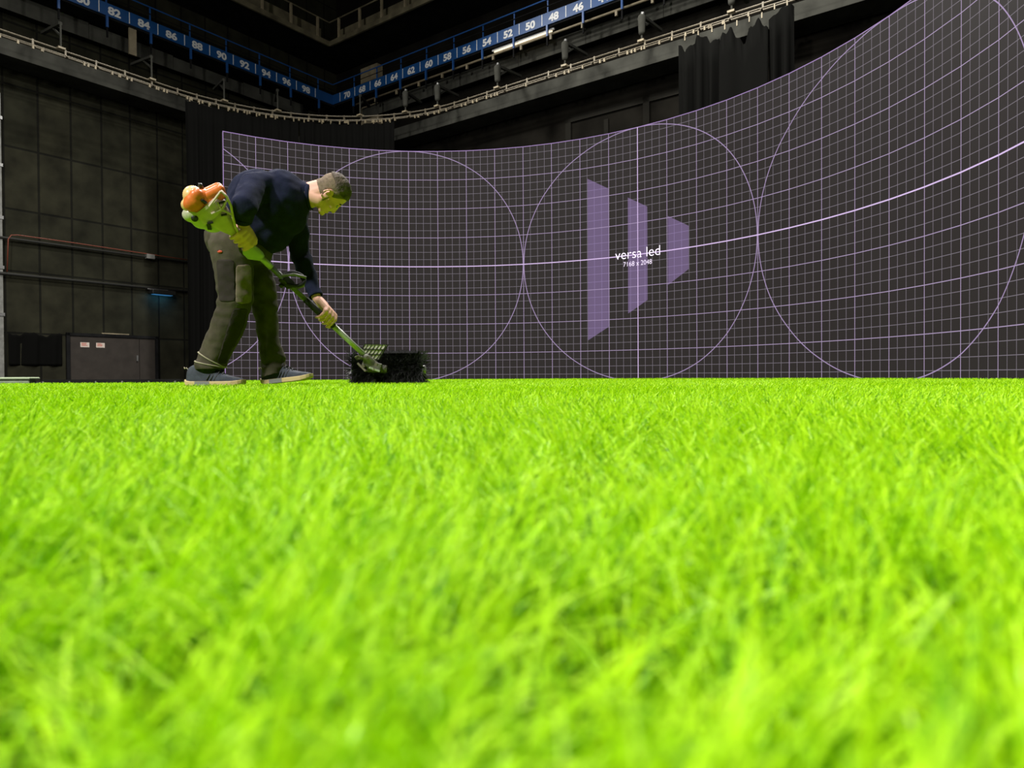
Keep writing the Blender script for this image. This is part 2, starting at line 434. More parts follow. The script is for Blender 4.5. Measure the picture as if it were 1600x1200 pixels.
# ------------------------------------------------------------------ galleries
def gallery_side(side):
    """side 'L': along v at u = 0 ; side 'R': along u at v = 0"""
    if side == 'L':
        def P(s, o, z): return Vector((o, -s, z))       # s distance from the corner, o offset out of the wall line
    else:
        def P(s, o, z): return Vector((s, -o, z))
    return P
LEN = {'L': 26, 'R': 26}
def pbox(mb, P, s0, s1, o0, o1, z0, z1):
    a = P(s0, o0, z0); b = P(s1, o1, z1)
    mb.box((min(a.x, b.x), min(a.y, b.y), z0), (max(a.x, b.x), max(a.y, b.y), z1)); return mb
for side in 'LR':
    P = gallery_side(side); LN = LEN[side]
    word = 'left' if side == 'L' else 'right'
    root = thing('numbered_gallery', 'blue %s-hand gallery edge with white numbers %s and a handrail' % (word, '80 to 98' if side == 'L' else '70 to 46'), 'gallery', RW(*P(8, 0, 14.8)), RZ, 'numbered blue galleries meeting in the corner')
    s_in = 0.0
    fas = pbox(MB(ROOM), P, s_in, LN, -.06, 0, 14.87, 15.38).build('fascia', M['blue'], root)
    pbox(MB(ROOM), P, -1.5 if side == 'L' else 0, LN, -1.5, -.07, 14.8, 14.9).build('walkway_deck', M['black'], root)
    MB(ROOM).tube([P(0, -.03, 15.96), P(LN, -.03, 15.96)], .03, 8).build('handrail', M['bluedk'], root)
    MB(ROOM).tube([P(0, -.03, 15.67), P(LN, -.03, 15.67)], .018, 8).build('middle_rail', M['black'], root)
    i = 0; s = .9 if side == 'L' else 1.65
    while s < LN:
        pbox(MB(ROOM), P, s - .025, s + .025, -.11, -.06, 15.3, 15.96).build('post', M['bluedk'], root)
        pbox(MB(ROOM), P, s - .04, s + .04, -.06, .02, 14.4, 14.87).build('drop_post', M['bluedk'], root)
        pbox(MB(ROOM), P, s - .03, s + .03, -.05, .01, 14.0, 14.4).build('strap', M['black'], root)
        s += 1.75
    base = 1.15 if side == 'L' else .6
    for k in range(15):
        sv = base + 1.1735 * k if side == 'L' else .6 + 1.1865 * k
        if sv > LN - 1.3: break
        pbox(MB(ROOM), P, sv - .018, sv + .018, 0, .008, 14.9, 15.36).build('divider', M['white'], root)
        num = (98 - 2 * k) if side == 'L' else (70 - 2 * k)
        sc = sv + 1.18 / 2
        me = text_mesh(str(num), width=.5, height=.31, off=.045)
        v = np.empty(len(me.vertices)*3); me.vertices.foreach_get('co', v); v = v.reshape(-1, 3)
        out = []
        for p in v:
            q = P(sc - p[0], .012, 14.965 + p[1]) if side == 'L' else P(sc + p[0], .012, 14.965 + p[1])
            out.append(wm(root).inverted() @ (ROOM @ q))
        me.vertices.foreach_set('co', np.array([tuple(q) for q in out]).ravel()); me.update()
        me.materials.append(M['white'])
        t = bpy.data.objects.new('number', me); C.objects.link(t); t.parent = root
    # solid beam of the lower gallery
    b = pbox(MB(ROOM), P, -1.2 if side == 'L' else -.3, LN + 8, -1.5, -.3, 12.08, 12.68)
    o = b.build('lower_gallery_beam', M['dark']); tag(o, 'dark grey lower beam along the %s wall behind the curtain track' % word, 'beam', 'dark beams around the studio walls')
    # board hanging under the blue gallery
    o = thing('border_board', 'dark board strip hanging below the numbered blue gallery on the %s' % word, 'board', RW(*P(12, -1, 14.1)), RZ, 'dark boards below the numbered gallery')
    s = 1.2
    while s < LN:
        pbox(MB(ROOM), P, s, min(LN, s + 3.48), -1.06, -1, 14.1, 14.72 + rnd.uniform(-.05, .05)).build('board', M['dark'], o)
        s += 3.5
    # upper walkway
    o = thing('upper_walkway', 'olive lit upper walkway edge on the %s, meeting its twin above the corner' % word, 'walkway', RW(*P(8, .9, 17.6)), RZ, 'upper walkways above the corner')
    UL = 16
    pbox(MB(ROOM), P, .9, UL, .9, 1.0, 17.35, 17.6).build('edge_beam', M['olive'], o)
    pbox(MB(ROOM), P, -1.4 if side == 'L' else .9, UL, -1.5, .89, 17.4, 17.5).build('walkway_deck', M['black'], o)
    pbox(MB(ROOM), P, .95, UL, .2, .26, 17.6, 18.5).build('toe_board', M['olive'], o)
    MB(ROOM).tube([P(.95, .95, 18.6), P(UL, .95, 18.6)], .035, 8).build('handrail', M['olive'], o)
    for s in (1.7, 3.3, 4.9, 6.5, 8.5, 10.5):
        pbox(MB(ROOM), P, s - .05, s + .05, .9, 1.0, 17.6, 18.6).build('post', M['beige'], o)
# lit batten pipe behind the right gallery
P = gallery_side('R')
o = thing('lighting_bar', 'long cream bar with clamps running below the right blue gallery', 'bar', RW(*P(12, -.8, 14.8)), RZ)
MB(ROOM).tube([P(1.5, -.3, 14.60), P(26, -.3, 14.60)], .05, 8).build('bar', M['beige'], o, smooth=True)
for i in range(14):
    s = 3 + i * 1.55
    pbox(MB(ROOM), P, s, s + .10, -.34, -.26, 14.38, 14.57).build('clamp', M['beige'], o)
o = thing('tube_light', 'glowing warm tube light under the blue numbers 50 and 52', 'lamp', RW(*P(12, -.6, 14.8)), RZ)
MB(ROOM).tube([P(10.9, -.25, 14.68), P(14.0, -.25, 14.68)], .03, 8).build('tube', mat('lit_tube', (1, .9, .7), .4, emit=(1, .82, .58), estr=1.1), o, smooth=True)
pbox(MB(ROOM), P, 10.8, 14.1, -.29, -.21, 14.72, 14.79).build('batten', M['white'], o)
# pale wall column near the corner, high up
o = MB(ROOM).box((1.0, 1.1, 13.3), (2.3, 1.5, 16.9)).build('wall_column', M['beige'])
tag(o, 'pale beige column stub behind the blue numbers 66 and 68', 'column')
o = MB(ROOM).box((-.2, -10.5, 13.7), (-.12, -10.2, 14.81)).build('hanging_plate', M['beige'])
tag(o, 'beige upright plate hanging under the left blue gallery', 'plate')

# hangers carrying the curtain track
hl = {103: 'below the blue 82', 243: 'below the blue 88', 355: 'below the blue 92', 437: 'below the blue 96'}
hr = {567: 'just right of the corner', 637: 'below the blue 62', 686: 'below the blue 58', 780: 'below the blue 52', 885: 'below the blue 46', 1005: 'left of the gathered drape', 1145: 'above the right-hand drapes'}
for px, wd in {**hl, **hr}.items():
    s = px_track(px); x, y, nn, tt = track(s)
    o = thing('track_hanger', 'dark bracket hanging the curtain track, ' + wd, 'bracket', RW(x, y, ZT), RZ, 'brackets carrying the curtain track')
    p = Vector((x, y, ZT)); wall = Vector((-nn[0], -nn[1], 0))
    big = px > 600
    MB(ROOM).tube([p, p + Vector((0, 0, 1.0))], .035, 8).build('rod', M['dark'], o)
    MB(ROOM).bar(p + Vector((0, 0, .95)), p + Vector((0, 0, 1.1)) + wall * 1.7, .12, .1).build('arm', M['dark'], o)
    MB(ROOM).bar(p + Vector((0, 0, .5)), p + Vector((0, 0, 1.0)) + wall * .7, .06).build('brace', M['dark'], o)
    if big:
        MB(ROOM).capsule(p + Vector((0, 0, .35)), .12, p + Vector((0, 0, .85)), .15, 12).build('chain_bag', M['dark'], o, smooth=True)
        MB(ROOM).tube([p + Vector((0, 0, .9)), p + Vector((.05, 0, 1.05))], .07, 8).build('hook', M['steel'], o)
    MB(ROOM).box((p.x - .12, p.y - .12, p.z - .02), (p.x + .12, p.y + .12, p.z + .05)).build('clamp', M['beige'], o)

# ------------------------------------------------------------------ LED wall
TH0, KC = -.63632, -.08934
def arc(k):
    """point (m) and heading on the screen foot line; k in panels of 0.5 m from the centre"""
    X, Y = 3.98529 / 2, 21.43928 / 2
    n = max(1, int(abs(k) * 8)); ds = k / n
    for i in range(n):
        th = TH0 + KC * (i + .5) * ds
        X += math.cos(th) * ds * .5; Y += math.sin(th) * ds * .5
    return Vector((X, Y, 0)), TH0 + KC * k
def screen_pt(k, v, off=0):
    k0 = math.floor(k); k0 = min(13, max(-14, k0))
    a, _ = arc(k0); b, _ = arc(k0 + 1)
    p = a.lerp(b, k - k0); d = (b - a).normalized(); nrm = Vector((d.y, -d.x, 0))   # towards the camera
    return p + nrm * off + Vector((0, 0, 2 - v * .5))
led = thing('led_wall', 'tall curved LED video wall showing a violet test grid with circles', 'screen', arc(0)[0])

def led_material():
    mt, nt, b = nodes('led_test_grid'); L = nt.links.new; N = nt.nodes
    uv = N.new('ShaderNodeUVMap'); uv.uv_map = 'grid'
    sp = N.new('ShaderNodeSeparateXYZ'); L(uv.outputs[0], sp.inputs[0])
    def mth(op, a, b_=None, c=None, clamp=False):
        n = N.new('ShaderNodeMath'); n.operation = op; n.use_clamp = clamp
        for i, x in enumerate((a, b_, c)):
            if x is None: continue
            if isinstance(x, (int, float)): n.inputs[i].default_value = x
            else: L(x, n.inputs[i])
        return n.outputs[0]
    U, V = sp.outputs[0], sp.outputs[1]
    def near(x, per, w):   # within w (panel units) of a multiple of per
        q = mth('DIVIDE', x, per); d = mth('ABSOLUTE', mth('SUBTRACT', q, mth('ROUND', q)))
        return mth('LESS_THAN', d, w / per)
    minor = mth('MAXIMUM', near(U, .25, .0062), near(V, .25, .0062))
    major = mth('MAXIMUM', near(U, 1, .008), near(V, 1, .008))
    cen = mth('MAXIMUM', mth('LESS_THAN', mth('ABSOLUTE', V), .015), mth('LESS_THAN', mth('ABSOLUTE', U), .012))
    edge = mth('MAXIMUM', mth('GREATER_THAN', mth('ABSOLUTE', V), 3.978), mth('GREATER_THAN', mth('ABSOLUTE', U), 13.978))
    q = mth('DIVIDE', U, 8); du = mth('MULTIPLY', mth('SUBTRACT', q, mth('ROUND', q)), 8)
    rad = mth('SQRT', mth('ADD', mth('MULTIPLY', du, du), mth('MULTIPLY', V, V)))
    circ = mth('LESS_THAN', mth('ABSOLUTE', mth('SUBTRACT', rad, 3.985)), .0115)
    lim = mth('SUBTRACT', 2.65, mth('MULTIPLY', mth('ADD', U, 1.74), .577))
    ins = mth('LESS_THAN', mth('ABSOLUTE', V), lim)
    def band(a, c): return mth('MULTIPLY', mth('GREATER_THAN', U, a), mth('LESS_THAN', U, c))
    bars = mth('MULTIPLY', mth('MAXIMUM', mth('MAXIMUM', band(-1.74, -1.0), band(-.335, .335)), band(1.03, 1.74)), ins)
    def mix(fac, a, c):
        n = N.new('ShaderNodeMix'); n.data_type = 'RGBA'; L(fac, n.inputs['Factor'])
        for nm, x in (('A', a), ('B', c)):
            if isinstance(x, tuple): n.inputs[nm].default_value = (*x, 1)
            else: L(x, n.inputs[nm])
        return n.outputs['Result']
    e = mix(bars, (.025, .021, .0205), (.15, .105, .20))
    e2 = mix(minor, e, mix(bars, (.20, .175, .21), (.26, .19, .37)))
    e3 = mix(major, e2, (.43, .33, .52))
    e4 = mix(circ, e3, (.38, .28, .48))
    e5 = mix(edge, e4, (.38, .25, .52))
    e6 = mix(cen, e5, (.75, .56, .9))
    L(e6, b.inputs['Emission Color']); b.inputs['Emission Strength'].default_value = 1.0
    b.inputs['Base Color'].default_value = (.006, .005, .005, 1); b.inputs['Roughness'].default_value = .55
    b.inputs['Specular IOR Level'].default_value = .05
    return mt
vs = []; fs = []
for k in range(-14, 15):
    for v in (-4, 4): vs.append(screen_pt(min(k, 13.9999) if k == 14 else k, v))
n0 = len(vs)
me = bpy.data.meshes.new('screen')
inv = wm(led).inverted()
me.from_pydata([inv @ p for p in vs], [], [(2*i+1, 2*i+3, 2*i+2, 2*i) for i in range(28)])
ul = me.uv_layers.new(name='grid')
for poly in me.polygons:
    for li in poly.loop_indices:
        vi = me.loops[li].vertex_index
        ul.data[li].uv = (-14 + vi // 2, -4 if vi % 2 == 0 else 4)
me.materials.append(led_material())
so = bpy.data.objects.new('screen', me); C.objects.link(so); so.parent = led
b = MB()
for k in range(-14, 14):
    p = [screen_pt(k + e, v, off) for off in (-.003, -.09) for e in (0, .9999) for v in (-4, 4)]
    b.add(p, [(0, 1, 3, 2), (4, 6, 7, 5), (0, 4, 5, 1), (2, 3, 7, 6), (0, 2, 6, 4), (1, 5, 7, 3)])
b.build('cabinet_shell', M['bplast'], led)
for k in range(-13, 14, 3):
    b = MB(); p = screen_pt(k, 4, -.1); q = screen_pt(k, -3.6, -.1); r_ = screen_pt(k, 4, -.9)
    b.bar(p, q, .05); b.bar(p + Vector((0, 0, .03)), r_ + Vector((0, 0, .03)), .05); b.bar(q, r_ + Vector((0, 0, .05)), .05)
    b.build('support_frame', M['steel'], led)
txtm = mat('lit_lettering', (.8, .7, .9), .5, emit=(.86, .70, 1.0), estr=.95)
txtm2 = mat('lit_small_lettering', (.8, .7, .9), .5, emit=(.62, .5, .76), estr=.85)
for nm, body, wd, hg, vb, mt_ in (('title_text', 'versa led', 1.54, .30, .10, txtm), ('resolution_text', '7168 x 2048', .98, .148, .345, txtm2)):
    me = text_mesh(body, width=wd, height=hg, off=-.012)
    for p in me.vertices: p.co = inv @ screen_pt(p.co.x, vb - p.co.y, .004)
    me.materials.append(mt_)
    t = bpy.data.objects.new(nm, me); C.objects.link(t); t.parent = led

# ------------------------------------------------------------------ turf
front = [tuple(screen_pt(k, 4, .03))[:2] for k in np.linspace(-13.95, 13.95, 60)]
poly = [(-6.2, -1.5), (-5.9, 6.75), (-3.22, 6.6)] + front + [(front[-1][0] - .3, -1.5)]
PX = np.array(poly)
def inside(x, y):
    r = np.zeros(len(x), bool); n = len(PX); j = n - 1
    for i in range(n):
        xi, yi = PX[i]; xj, yj = PX[j]
        c = ((yi > y) != (yj > y)) & (x < (xj - xi) * (y - yi) / (yj - yi + 1e-12) + xi)
        r ^= c; j = i
    return r
turf = thing('artificial_turf', 'bright lime green artificial turf covering the studio floor', 'artificial grass', (0, 4, 0))
bm = bmesh.new(); vv = [bm.verts.new((x, y - 4, .012)) for x, y in poly]; f = bm.faces.new(vv)
if f.normal.z < 0: f.normal_flip()
bmesh.ops.extrude_face_region(bm, geom=[f])
for v in vv: v.co.z = .002
bmesh.ops.recalc_face_normals(bm, faces=bm.faces); bmesh.ops.triangulate(bm, faces=bm.faces)
me = bpy.data.meshes.new('backing'); bm.to_mesh(me); bm.free()
me.materials.append(mat('turf_backing', (.06, .16, .003), .95, spec=0, var=.4, vscale=120))
o = bpy.data.objects.new('backing', me); C.objects.link(o); o.parent = turf

def grass_material():
    mt, nt, b = nodes('turf_blades'); L = nt.links.new; N = nt.nodes
    gi = N.new('ShaderNodeNewGeometry'); r = N.new('ShaderNodeValToRGB'); cr = r.color_ramp
    cols = [(0, (.035, .15, .002)), (.13, (.13, .36, .002)), (.40, (.34, .64, .002)), (.75, (.45, .74, .005)), (.93, (.52, .80, .03)), (1, (.48, .76, .16))]
    cr.elements[0].position = 0; cr.elements[0].color = (*cols[0][1], 1)
    cr.elements[1].position = 1; cr.elements[1].color = (*cols[-1][1], 1)
    for p, c in cols[1:-1]:
        e = cr.elements.new(p); e.color = (*c, 1)
    tc = N.new('ShaderNodeTexCoord'); tn = N.new('ShaderNodeTexNoise'); tn.inputs['Scale'].default_value = 80; tn.inputs['Detail'].default_value = 2
    L(tc.outputs['Object'], tn.inputs['Vector'])
    mr = N.new('ShaderNodeMapRange'); mr.inputs['From Min'].default_value = .38; mr.inputs['From Max'].default_value = .60
    L(tn.outputs[0], mr.inputs['Value'])
    mm = N.new('ShaderNodeMix'); mm.inputs['Factor'].default_value = .55
    L(gi.outputs['Random Per Island'], mm.inputs['A']); L(mr.outputs[0], mm.inputs['B'])
    L(mm.outputs['Result'], r.inputs[0])
    L(r.outputs[0], b.inputs['Base Color']); b.inputs['Roughness'].default_value = .5; b.inputs['Specular IOR Level'].default_value = .14
    tr = N.new('ShaderNodeBsdfTranslucent'); L(r.outputs[0], tr.inputs[0])
    ms = N.new('ShaderNodeMixShader'); ms.inputs[0].default_value = .25
    L(b.outputs[0], ms.inputs[1]); L(tr.outputs[0], ms.inputs[2])
    L(ms.outputs[0], N['Material Output'].inputs['Surface'])
    return mt
gr = np.random.default_rng(5)
def lumps(x, y):
    return (np.sin(x*23+1.3*np.sin(y*17)) * np.sin(y*27+1.1*np.sin(x*19)) + .6*np.sin(x*61+2*np.sin(y*43))*np.sin(y*57+1.7))
V_, F_, off = [], [], 0
def zone(y0, y1, dens, width, length, seg, slope=.82, margin=.35, tuft=0, top=.066, outer=False):
    global off
    ymax = y1; xm = slope * ymax + margin
    n = int((y1 - y0) * 2 * xm * dens)
    x = gr.uniform(-xm, xm, n); y = gr.uniform(y0, y1, n)
    if tuft:               # tufts stitched on a loose grid
        cx, cy = np.floor(x / tuft), np.floor(y / tuft)
        h1 = np.modf(np.abs(np.sin(cx * 127.1 + cy * 311.7) * 43758.5453))[0]; h2 = np.modf(np.abs(np.sin(cx * 269.5 + cy * 183.3) * 43758.5453))[0]
        x = (cx + .15 + .7 * h1) * tuft + gr.normal(0, .16 * tuft, n); y = (cy + .15 + .7 * h2) * tuft + gr.normal(0, .16 * tuft, n)
    if outer: k = (np.abs(x) >= .82 * np.maximum(y, 0) + np.where(y < 1, .3, np.where(y < 5, .4, .95))) & inside(x, y)
    else: k = (np.abs(x) < slope * np.maximum(y, 0) + margin) & inside(x, y)
    lm = lumps(x, y)
    k &= gr.random(n) < np.clip(.55 + .65 * lm, .05, 1)
    x = x[k]; y = y[k]; lm = lm[k]; n = len(x)
    az = gr.uniform(0, 2*np.pi, n) + .0
    # pile leans in drifting directions
    dr = 1.2*np.sin(x*3.1+y*1.7)+1.5*np.sin(y*2.3-x*1.1)
    lean = gr.uniform(.3, 2.3, n)
    az = np.where(gr.random(n) < .45, dr + gr.normal(0, .7, n), az)
    ln = length * gr.uniform(.75, 1.25, n) * (1 + .12 * lm)
    ridge = .0085 * np.exp(-((y - 3.3 - .06 * x) / .05) ** 2) * (x < .2)
    tw = gr.uniform(-.9, .9, n); fa = gr.uniform(0, 2*np.pi, n)
    pts = []
    px_, py_, pz_ = x.copy(), y.copy(), np.full(n, .012) + ridge
    ang = lean * .4; cv = gr.uniform(.1, 2.2, n)
    for i in range(seg + 1):
        t = i / seg
        wd = width * (1 - .55 * t) * .5
        f_ = fa + tw * t
        wx, wy = np.cos(f_) * wd, np.sin(f_) * wd
        wz = 0
        pts.append(np.stack([px_ - wx, py_ - wy, pz_], 1)); pts.append(np.stack([px_ + wx, py_ + wy, pz_], 1))
        st = ln / seg; a = np.minimum(ang + cv * t * 1.3, 1.9)
        px_ = px_ + np.sin(a) * np.cos(az) * st; py_ = py_ + np.sin(a) * np.sin(az) * st; pz_ = pz_ + np.cos(a) * st
    P_ = np.stack(pts, 1)      # n, 2(seg+1), 3
    P_[:, :, 2] = np.clip(P_[:, :, 2], .006, top + ridge[:, None])
    P_[:, :, 1] -= 4
    idx = (np.arange(n) * 2*(seg+1))[:, None] + off
    q = np.concatenate([idx + np.array([[2*i, 2*i+1, 2*i+3, 2*i+2]]) for i in range(seg)], 1).reshape(-1, 4)
    V_.append(P_.reshape(-1, 3)); F_.append(q); off += n * 2*(seg+1)
    return n
cnt = [zone(-.15, .4, 170000, .0014, .048, 4, margin=.3, tuft=.013), zone(.4, 1.0, 110000, .0017, .048, 4, margin=.35, tuft=.014), zone(1.0, 2.0, 52000, .0025, .048, 3, margin=.35, tuft=.017),
       zone(2.0, 5.0, 14500, .0045, .047, 3, margin=.5, tuft=.024, top=.059), zone(5.0, 11.2, 4200, .010, .046, 2, margin=1.0, top=.0575),
       zone(-1.5, 4.0, 9000, .006, .047, 3, slope=0, margin=6.3, top=.06, outer=True), zone(4.0, 11.0, 4200, .009, .046, 2, slope=0, margin=7.5, top=.0575, outer=True)]
print('blades', cnt)
VV = np.concatenate(V_).astype(np.float32); FF = np.concatenate(F_).astype(np.int32)
me = bpy.data.meshes.new('pile'); me.vertices.add(len(VV)); me.vertices.foreach_set('co', VV.ravel())
me.loops.add(FF.size); me.loops.foreach_set('vertex_index', FF.ravel())
me.polygons.add(len(FF)); me.polygons.foreach_set('loop_start', np.arange(0, FF.size, 4, dtype=np.int32))
me.update(calc_edges=True); me.materials.append(grass_material())
o = bpy.data.objects.new('pile', me); C.objects.link(o); o.parent = turf; tag(o, kind='stuff')

# black edging board and grey lid beyond the turf, left
e0, e1 = Vector((-5.0, 7.25, 0)), Vector((-3.5, 7.2, 0))
o = thing('edging_board', 'low black edging board with small pegs behind the left turf edge', 'board', e0)
MB().bar(e0 + Vector((0, 0, .041)), e1 + Vector((0, 0, .041)), .06, .082).build('board', M['black'], o)
for i in range(6):
    p = e0.lerp(e1, .02 + i * .19) + Vector((0, -.05, .03))
    MB().bar(p - Vector((0,0,.03)), p + Vector((0, 0, .035)), .012).build('peg', M['greypipe'], o)
o = thing('storage_lid', 'grey-green rounded plastic lid lying beyond the turf at the left picture edge', 'lid', (-5.1, 7.3, 0))
MB().box((-6.0, 7.12, 0), (-5.06, 7.24, .085)).build('body', M['boxgrey'], o, bevel=.02)
MB().box((-6.02, 7.10, .085), (-5.04, 7.26, .11)).build('rim', mat('pale_green_rim', (.34, .42, .26), .5), o, bevel=.012)

# ------------------------------------------------------------------ person
PY = 4.16
def H(px, py, dy=0): return at(px, py, PY + dy)
def remeshed(name, mb, mt, parent, voxel, smooth=6, fac=.5, disp=None, cuts=(), solid=0):
    """fuse overlapping closed shapes into one continuous surface"""
    inv = wm(parent).inverted()
    me = mb.mesh(name + '_base'); o = bpy.data.objects.new(name, me); C.objects.link(o)
    r = o.modifiers.new('r', 'REMESH'); r.mode = 'VOXEL'; r.voxel_size = voxel; r.adaptivity = 0
    s = o.modifiers.new('s', 'SMOOTH'); s.factor = fac; s.iterations = smooth
    dg = bpy.context.evaluated_depsgraph_get()
    out = bpy.data.meshes.new_from_object(o.evaluated_get(dg))
    bpy.data.objects.remove(o)
    if disp:
        for v in out.vertices:
            v.co = v.co + v.normal * disp(v.co)
    bm = bmesh.new(); bm.from_mesh(out)
    for p, n_, rad in cuts:
        p = Vector(p); n_ = Vector(n_).normalized()
        vs_ = [v for v in bm.verts if (v.co - p).length < rad]
        es = {e for v in vs_ for e in v.link_edges}; fs_ = {f for v in vs_ for f in v.link_faces}
        bmesh.ops.bisect_plane(bm, geom=list(vs_) + list(es) + list(fs_), plane_co=p, plane_no=n_, clear_outer=True)
    bm.transform(inv); bm.to_mesh(out); bm.free()
    out.name = name; out.shade_smooth(); out.materials.clear(); out.materials.append(mt)
    o = bpy.data.objects.new(name, out); C.objects.link(o)
    if parent: o.parent = parent; ROOTM[o.name] = wm(parent)
    if solid:
        s = o.modifiers.new('solidify', 'SOLIDIFY'); s.thickness = solid; s.offset = -1
    return o

man = thing('person', 'person in navy jumper and khaki work trousers bending to guide a power brush', 'person', (H(372, 600).x, PY, .03))

# --- tool line
def TL(px, py): return at(px, py, 3.90 + .0035 * (px - 380))
QN, QF = TL(381, 377), TL(497, 487)
A_ = (TL(575, 562) - TL(345, 345)).normalized()
def on_line(px):
    a, b = TL(345, 343), TL(578, 563)
    t = (px - 345) / (578 - 345)
    return a.lerp(b, t)
QN, QF = on_line(380), on_line(498)
A_ = (on_line(575) - on_line(345)).normalized()

# --- head frame
HC = H(516, 303, .03)
Uh = Vector((.90, .05, .43)).normalized(); Fh = Vector((.40, .42, -.82)); Fh = (Fh - Uh * Fh.dot(Uh)).normalized()
Sh = Fh.cross(Uh).normalized()          # his right, towards the camera
Hm = Matrix((Fh, Sh, Uh)).transposed()
def hp(f, s, u): return HC + Fh * f + Sh * s + Uh * u

def hand(mb, Q, A, wrist, palm, sign, rs, K=1.2, thumb_th=(-60, -105, -150), start=20, step=(52, 50, 46)):
    B = (palm - A * palm.dot(A)).normalized(); Cc = A.cross(B) * sign
    def rp(th, s, R):
        th = math.radians(th); return Q + A * s + (B * math.cos(th) + Cc * math.sin(th)) * R
    offs = [q * K for q in (-.036, -.013, .011, .034)]
    lens = (.92, 1.05, 1.0, .86)
    for i, s in enumerate(offs):
        k = rp(start, s, rs + .018 * K)
        base = wrist.lerp(rp(-35, s * .5, rs + .022 * K), .35) + A * s * .35
        mid = rp(-22, s * .85, rs + .022 * K)
        mb.capsule(base, .021 * K, mid, .0185 * K, 14, 4); mb.capsule(mid, .0185 * K, k, .013 * K, 14, 4)
        th = start; p = k; rr = [q * K for q in (.0112, .0098, .0090, .0080)]
        for j, stp in enumerate(step):
            th2 = th + stp * lens[i]
            q = rp(th2, s * (1.02 + .04 * j), rs + .0095 * K)
            mb.capsule(p, rr[j], q, rr[j + 1], 12, 4); p = q; th = th2
    p = wrist.lerp(rp(-35, .03, rs + .02 * K), .55) + A * .018
    for j, (th, s) in enumerate(zip(thumb_th, (.048, .056, .062))):
        q = rp(th, s * K, rs + .012 * K); mb.capsule(p, (.0175, .0135, .0125)[j] * K, q, (.0135, .0125, .0105)[j] * K, 12, 4); p = q
    mb.capsule(wrist, .028, wrist.lerp(rp(-35, 0, rs + .022), .6), .027 * K, 16, 4)

SH_N, EL_N, WR_N = H(397, 293, -.19), H(380, 323, -.40), H(380, 351, -.31)
SH_F, EL_F, WR_F = H(455, 313, .18), H(469, 397, .24), H(494, 464, .17)
HIP_N, KN_N, AN_N = H(362, 384, -.09), H(369, 470, -.10), H(331, 570, -.06)
HIP_F, KN_F, AN_F = H(386, 388, .10), H(413, 472, .12), H(431, 575, .12)

sk = MB()
# torso and limbs under the clothes
sk.chain([(H(372, 378), .13), (H(400, 345), .15), (H(440, 318), .14), (H(462, 305, .02), .085), (H(484, 307, .03), .070), (hp(-.03, 0, -.045), .062)])
sk.chain([(H(412, 297, -.12), .055), (SH_N, .055), (EL_N, .042), (WR_N, .029)])
sk.chain([(H(450, 308, .1), .055), (SH_F, .055), (EL_F, .042), (WR_F, .029)])
sk.chain([(HIP_N, .1), (KN_N, .06), (AN_N, .042)]); sk.chain([(HIP_F, .1), (KN_F, .055), (AN_F, .042)])
for an, toe in ((AN_N, H(368, 600, -.08)), (AN_F, H(476, 590, .08))):
    sk.chain([(an, .04), (an + Vector((0, 0, -.045)), .028), (an.lerp(toe, .7) + Vector((0, 0, -.012)), .017)])
# neck tendon + nape
sk.capsule(H(480, 305, .0), .05, hp(.0, .03, -.07), .045)
sk.capsule(H(480, 300, .03), .055, hp(-.055, 0, -.02), .05)
# skull, face
sk.ell(hp(-.012, 0, .035), (.098, .076, .092), Hm, 40, 28)
sk.ell(hp(.028, 0, -.02), (.068, .062, .085), Hm, 32, 24)
sk.ell(hp(.032, 0, -.062), (.058, .055, .05), Hm, 28, 20)
sk.ell(hp(.072, 0, -.098), (.024, .024, .02), Hm, 20, 14)          # chin
sk.capsule(hp(-.01, .052, -.05), .02, hp(.06, .028, -.095), .018)     # jaw edges
sk.capsule(hp(-.01, -.052, -.05), .02, hp(.06, -.028, -.095), .018)
sk.capsule(hp(.076, -.03, .022), .014, hp(.076, .03, .022), .014)     # brow
sk.chain([(hp(.082, 0, .01), .010), (hp(.096, 0, -.020), .011), (hp(.100, 0, -.034), .0125)], 14)
sk.ell(hp(.092, .011, -.038), (.009, .008, .007), Hm); sk.ell(hp(.092, -.011, -.038), (.009, .008, .007), Hm)
sk.ell(hp(.058, .045, -.022), (.026, .018, .018), Hm); sk.ell(hp(.058, -.045, -.022), (.026, .018, .018), Hm)
sk.capsule(hp(.084, -.02, -.066), .0085, hp(.084, .02, -.066), .0085, 12)
sk.capsule(hp(.082, -.018, -.077), .0085, hp(.082, .018, -.077), .0085, 12)
for sg in (1, -1):       # ears with rim and lobe
    pts = [hp(-.012 + .019 * math.cos(a) - .006, sg * (.078 + .012 * (1 - math.cos(a)) * .5), -.012 + .033 * math.sin(a)) for a in np.linspace(-2.0, 3.4, 12)]
    for p, q in zip(pts[:-1], pts[1:]): sk.capsule(p, .0062, q, .0062, 10, 3)
    sk.ell(hp(-.014, sg * .076, -.012), (.015, .008, .026), Hm, 16, 10)
    sk.ell(hp(-.004, sg * .077, -.043), (.008, .006, .009), Hm, 12, 8)
hand(sk, on_line(373), A_, WR_N, Vector((.05, -.8, .55)), 1, .024, 1.25)
hand(sk, QF, A_, WR_F, Vector((.7, -.25, .65)), 1, .022, 1.2)
body = remeshed('body', sk, M['skin'], man, .0042, 3, .5)

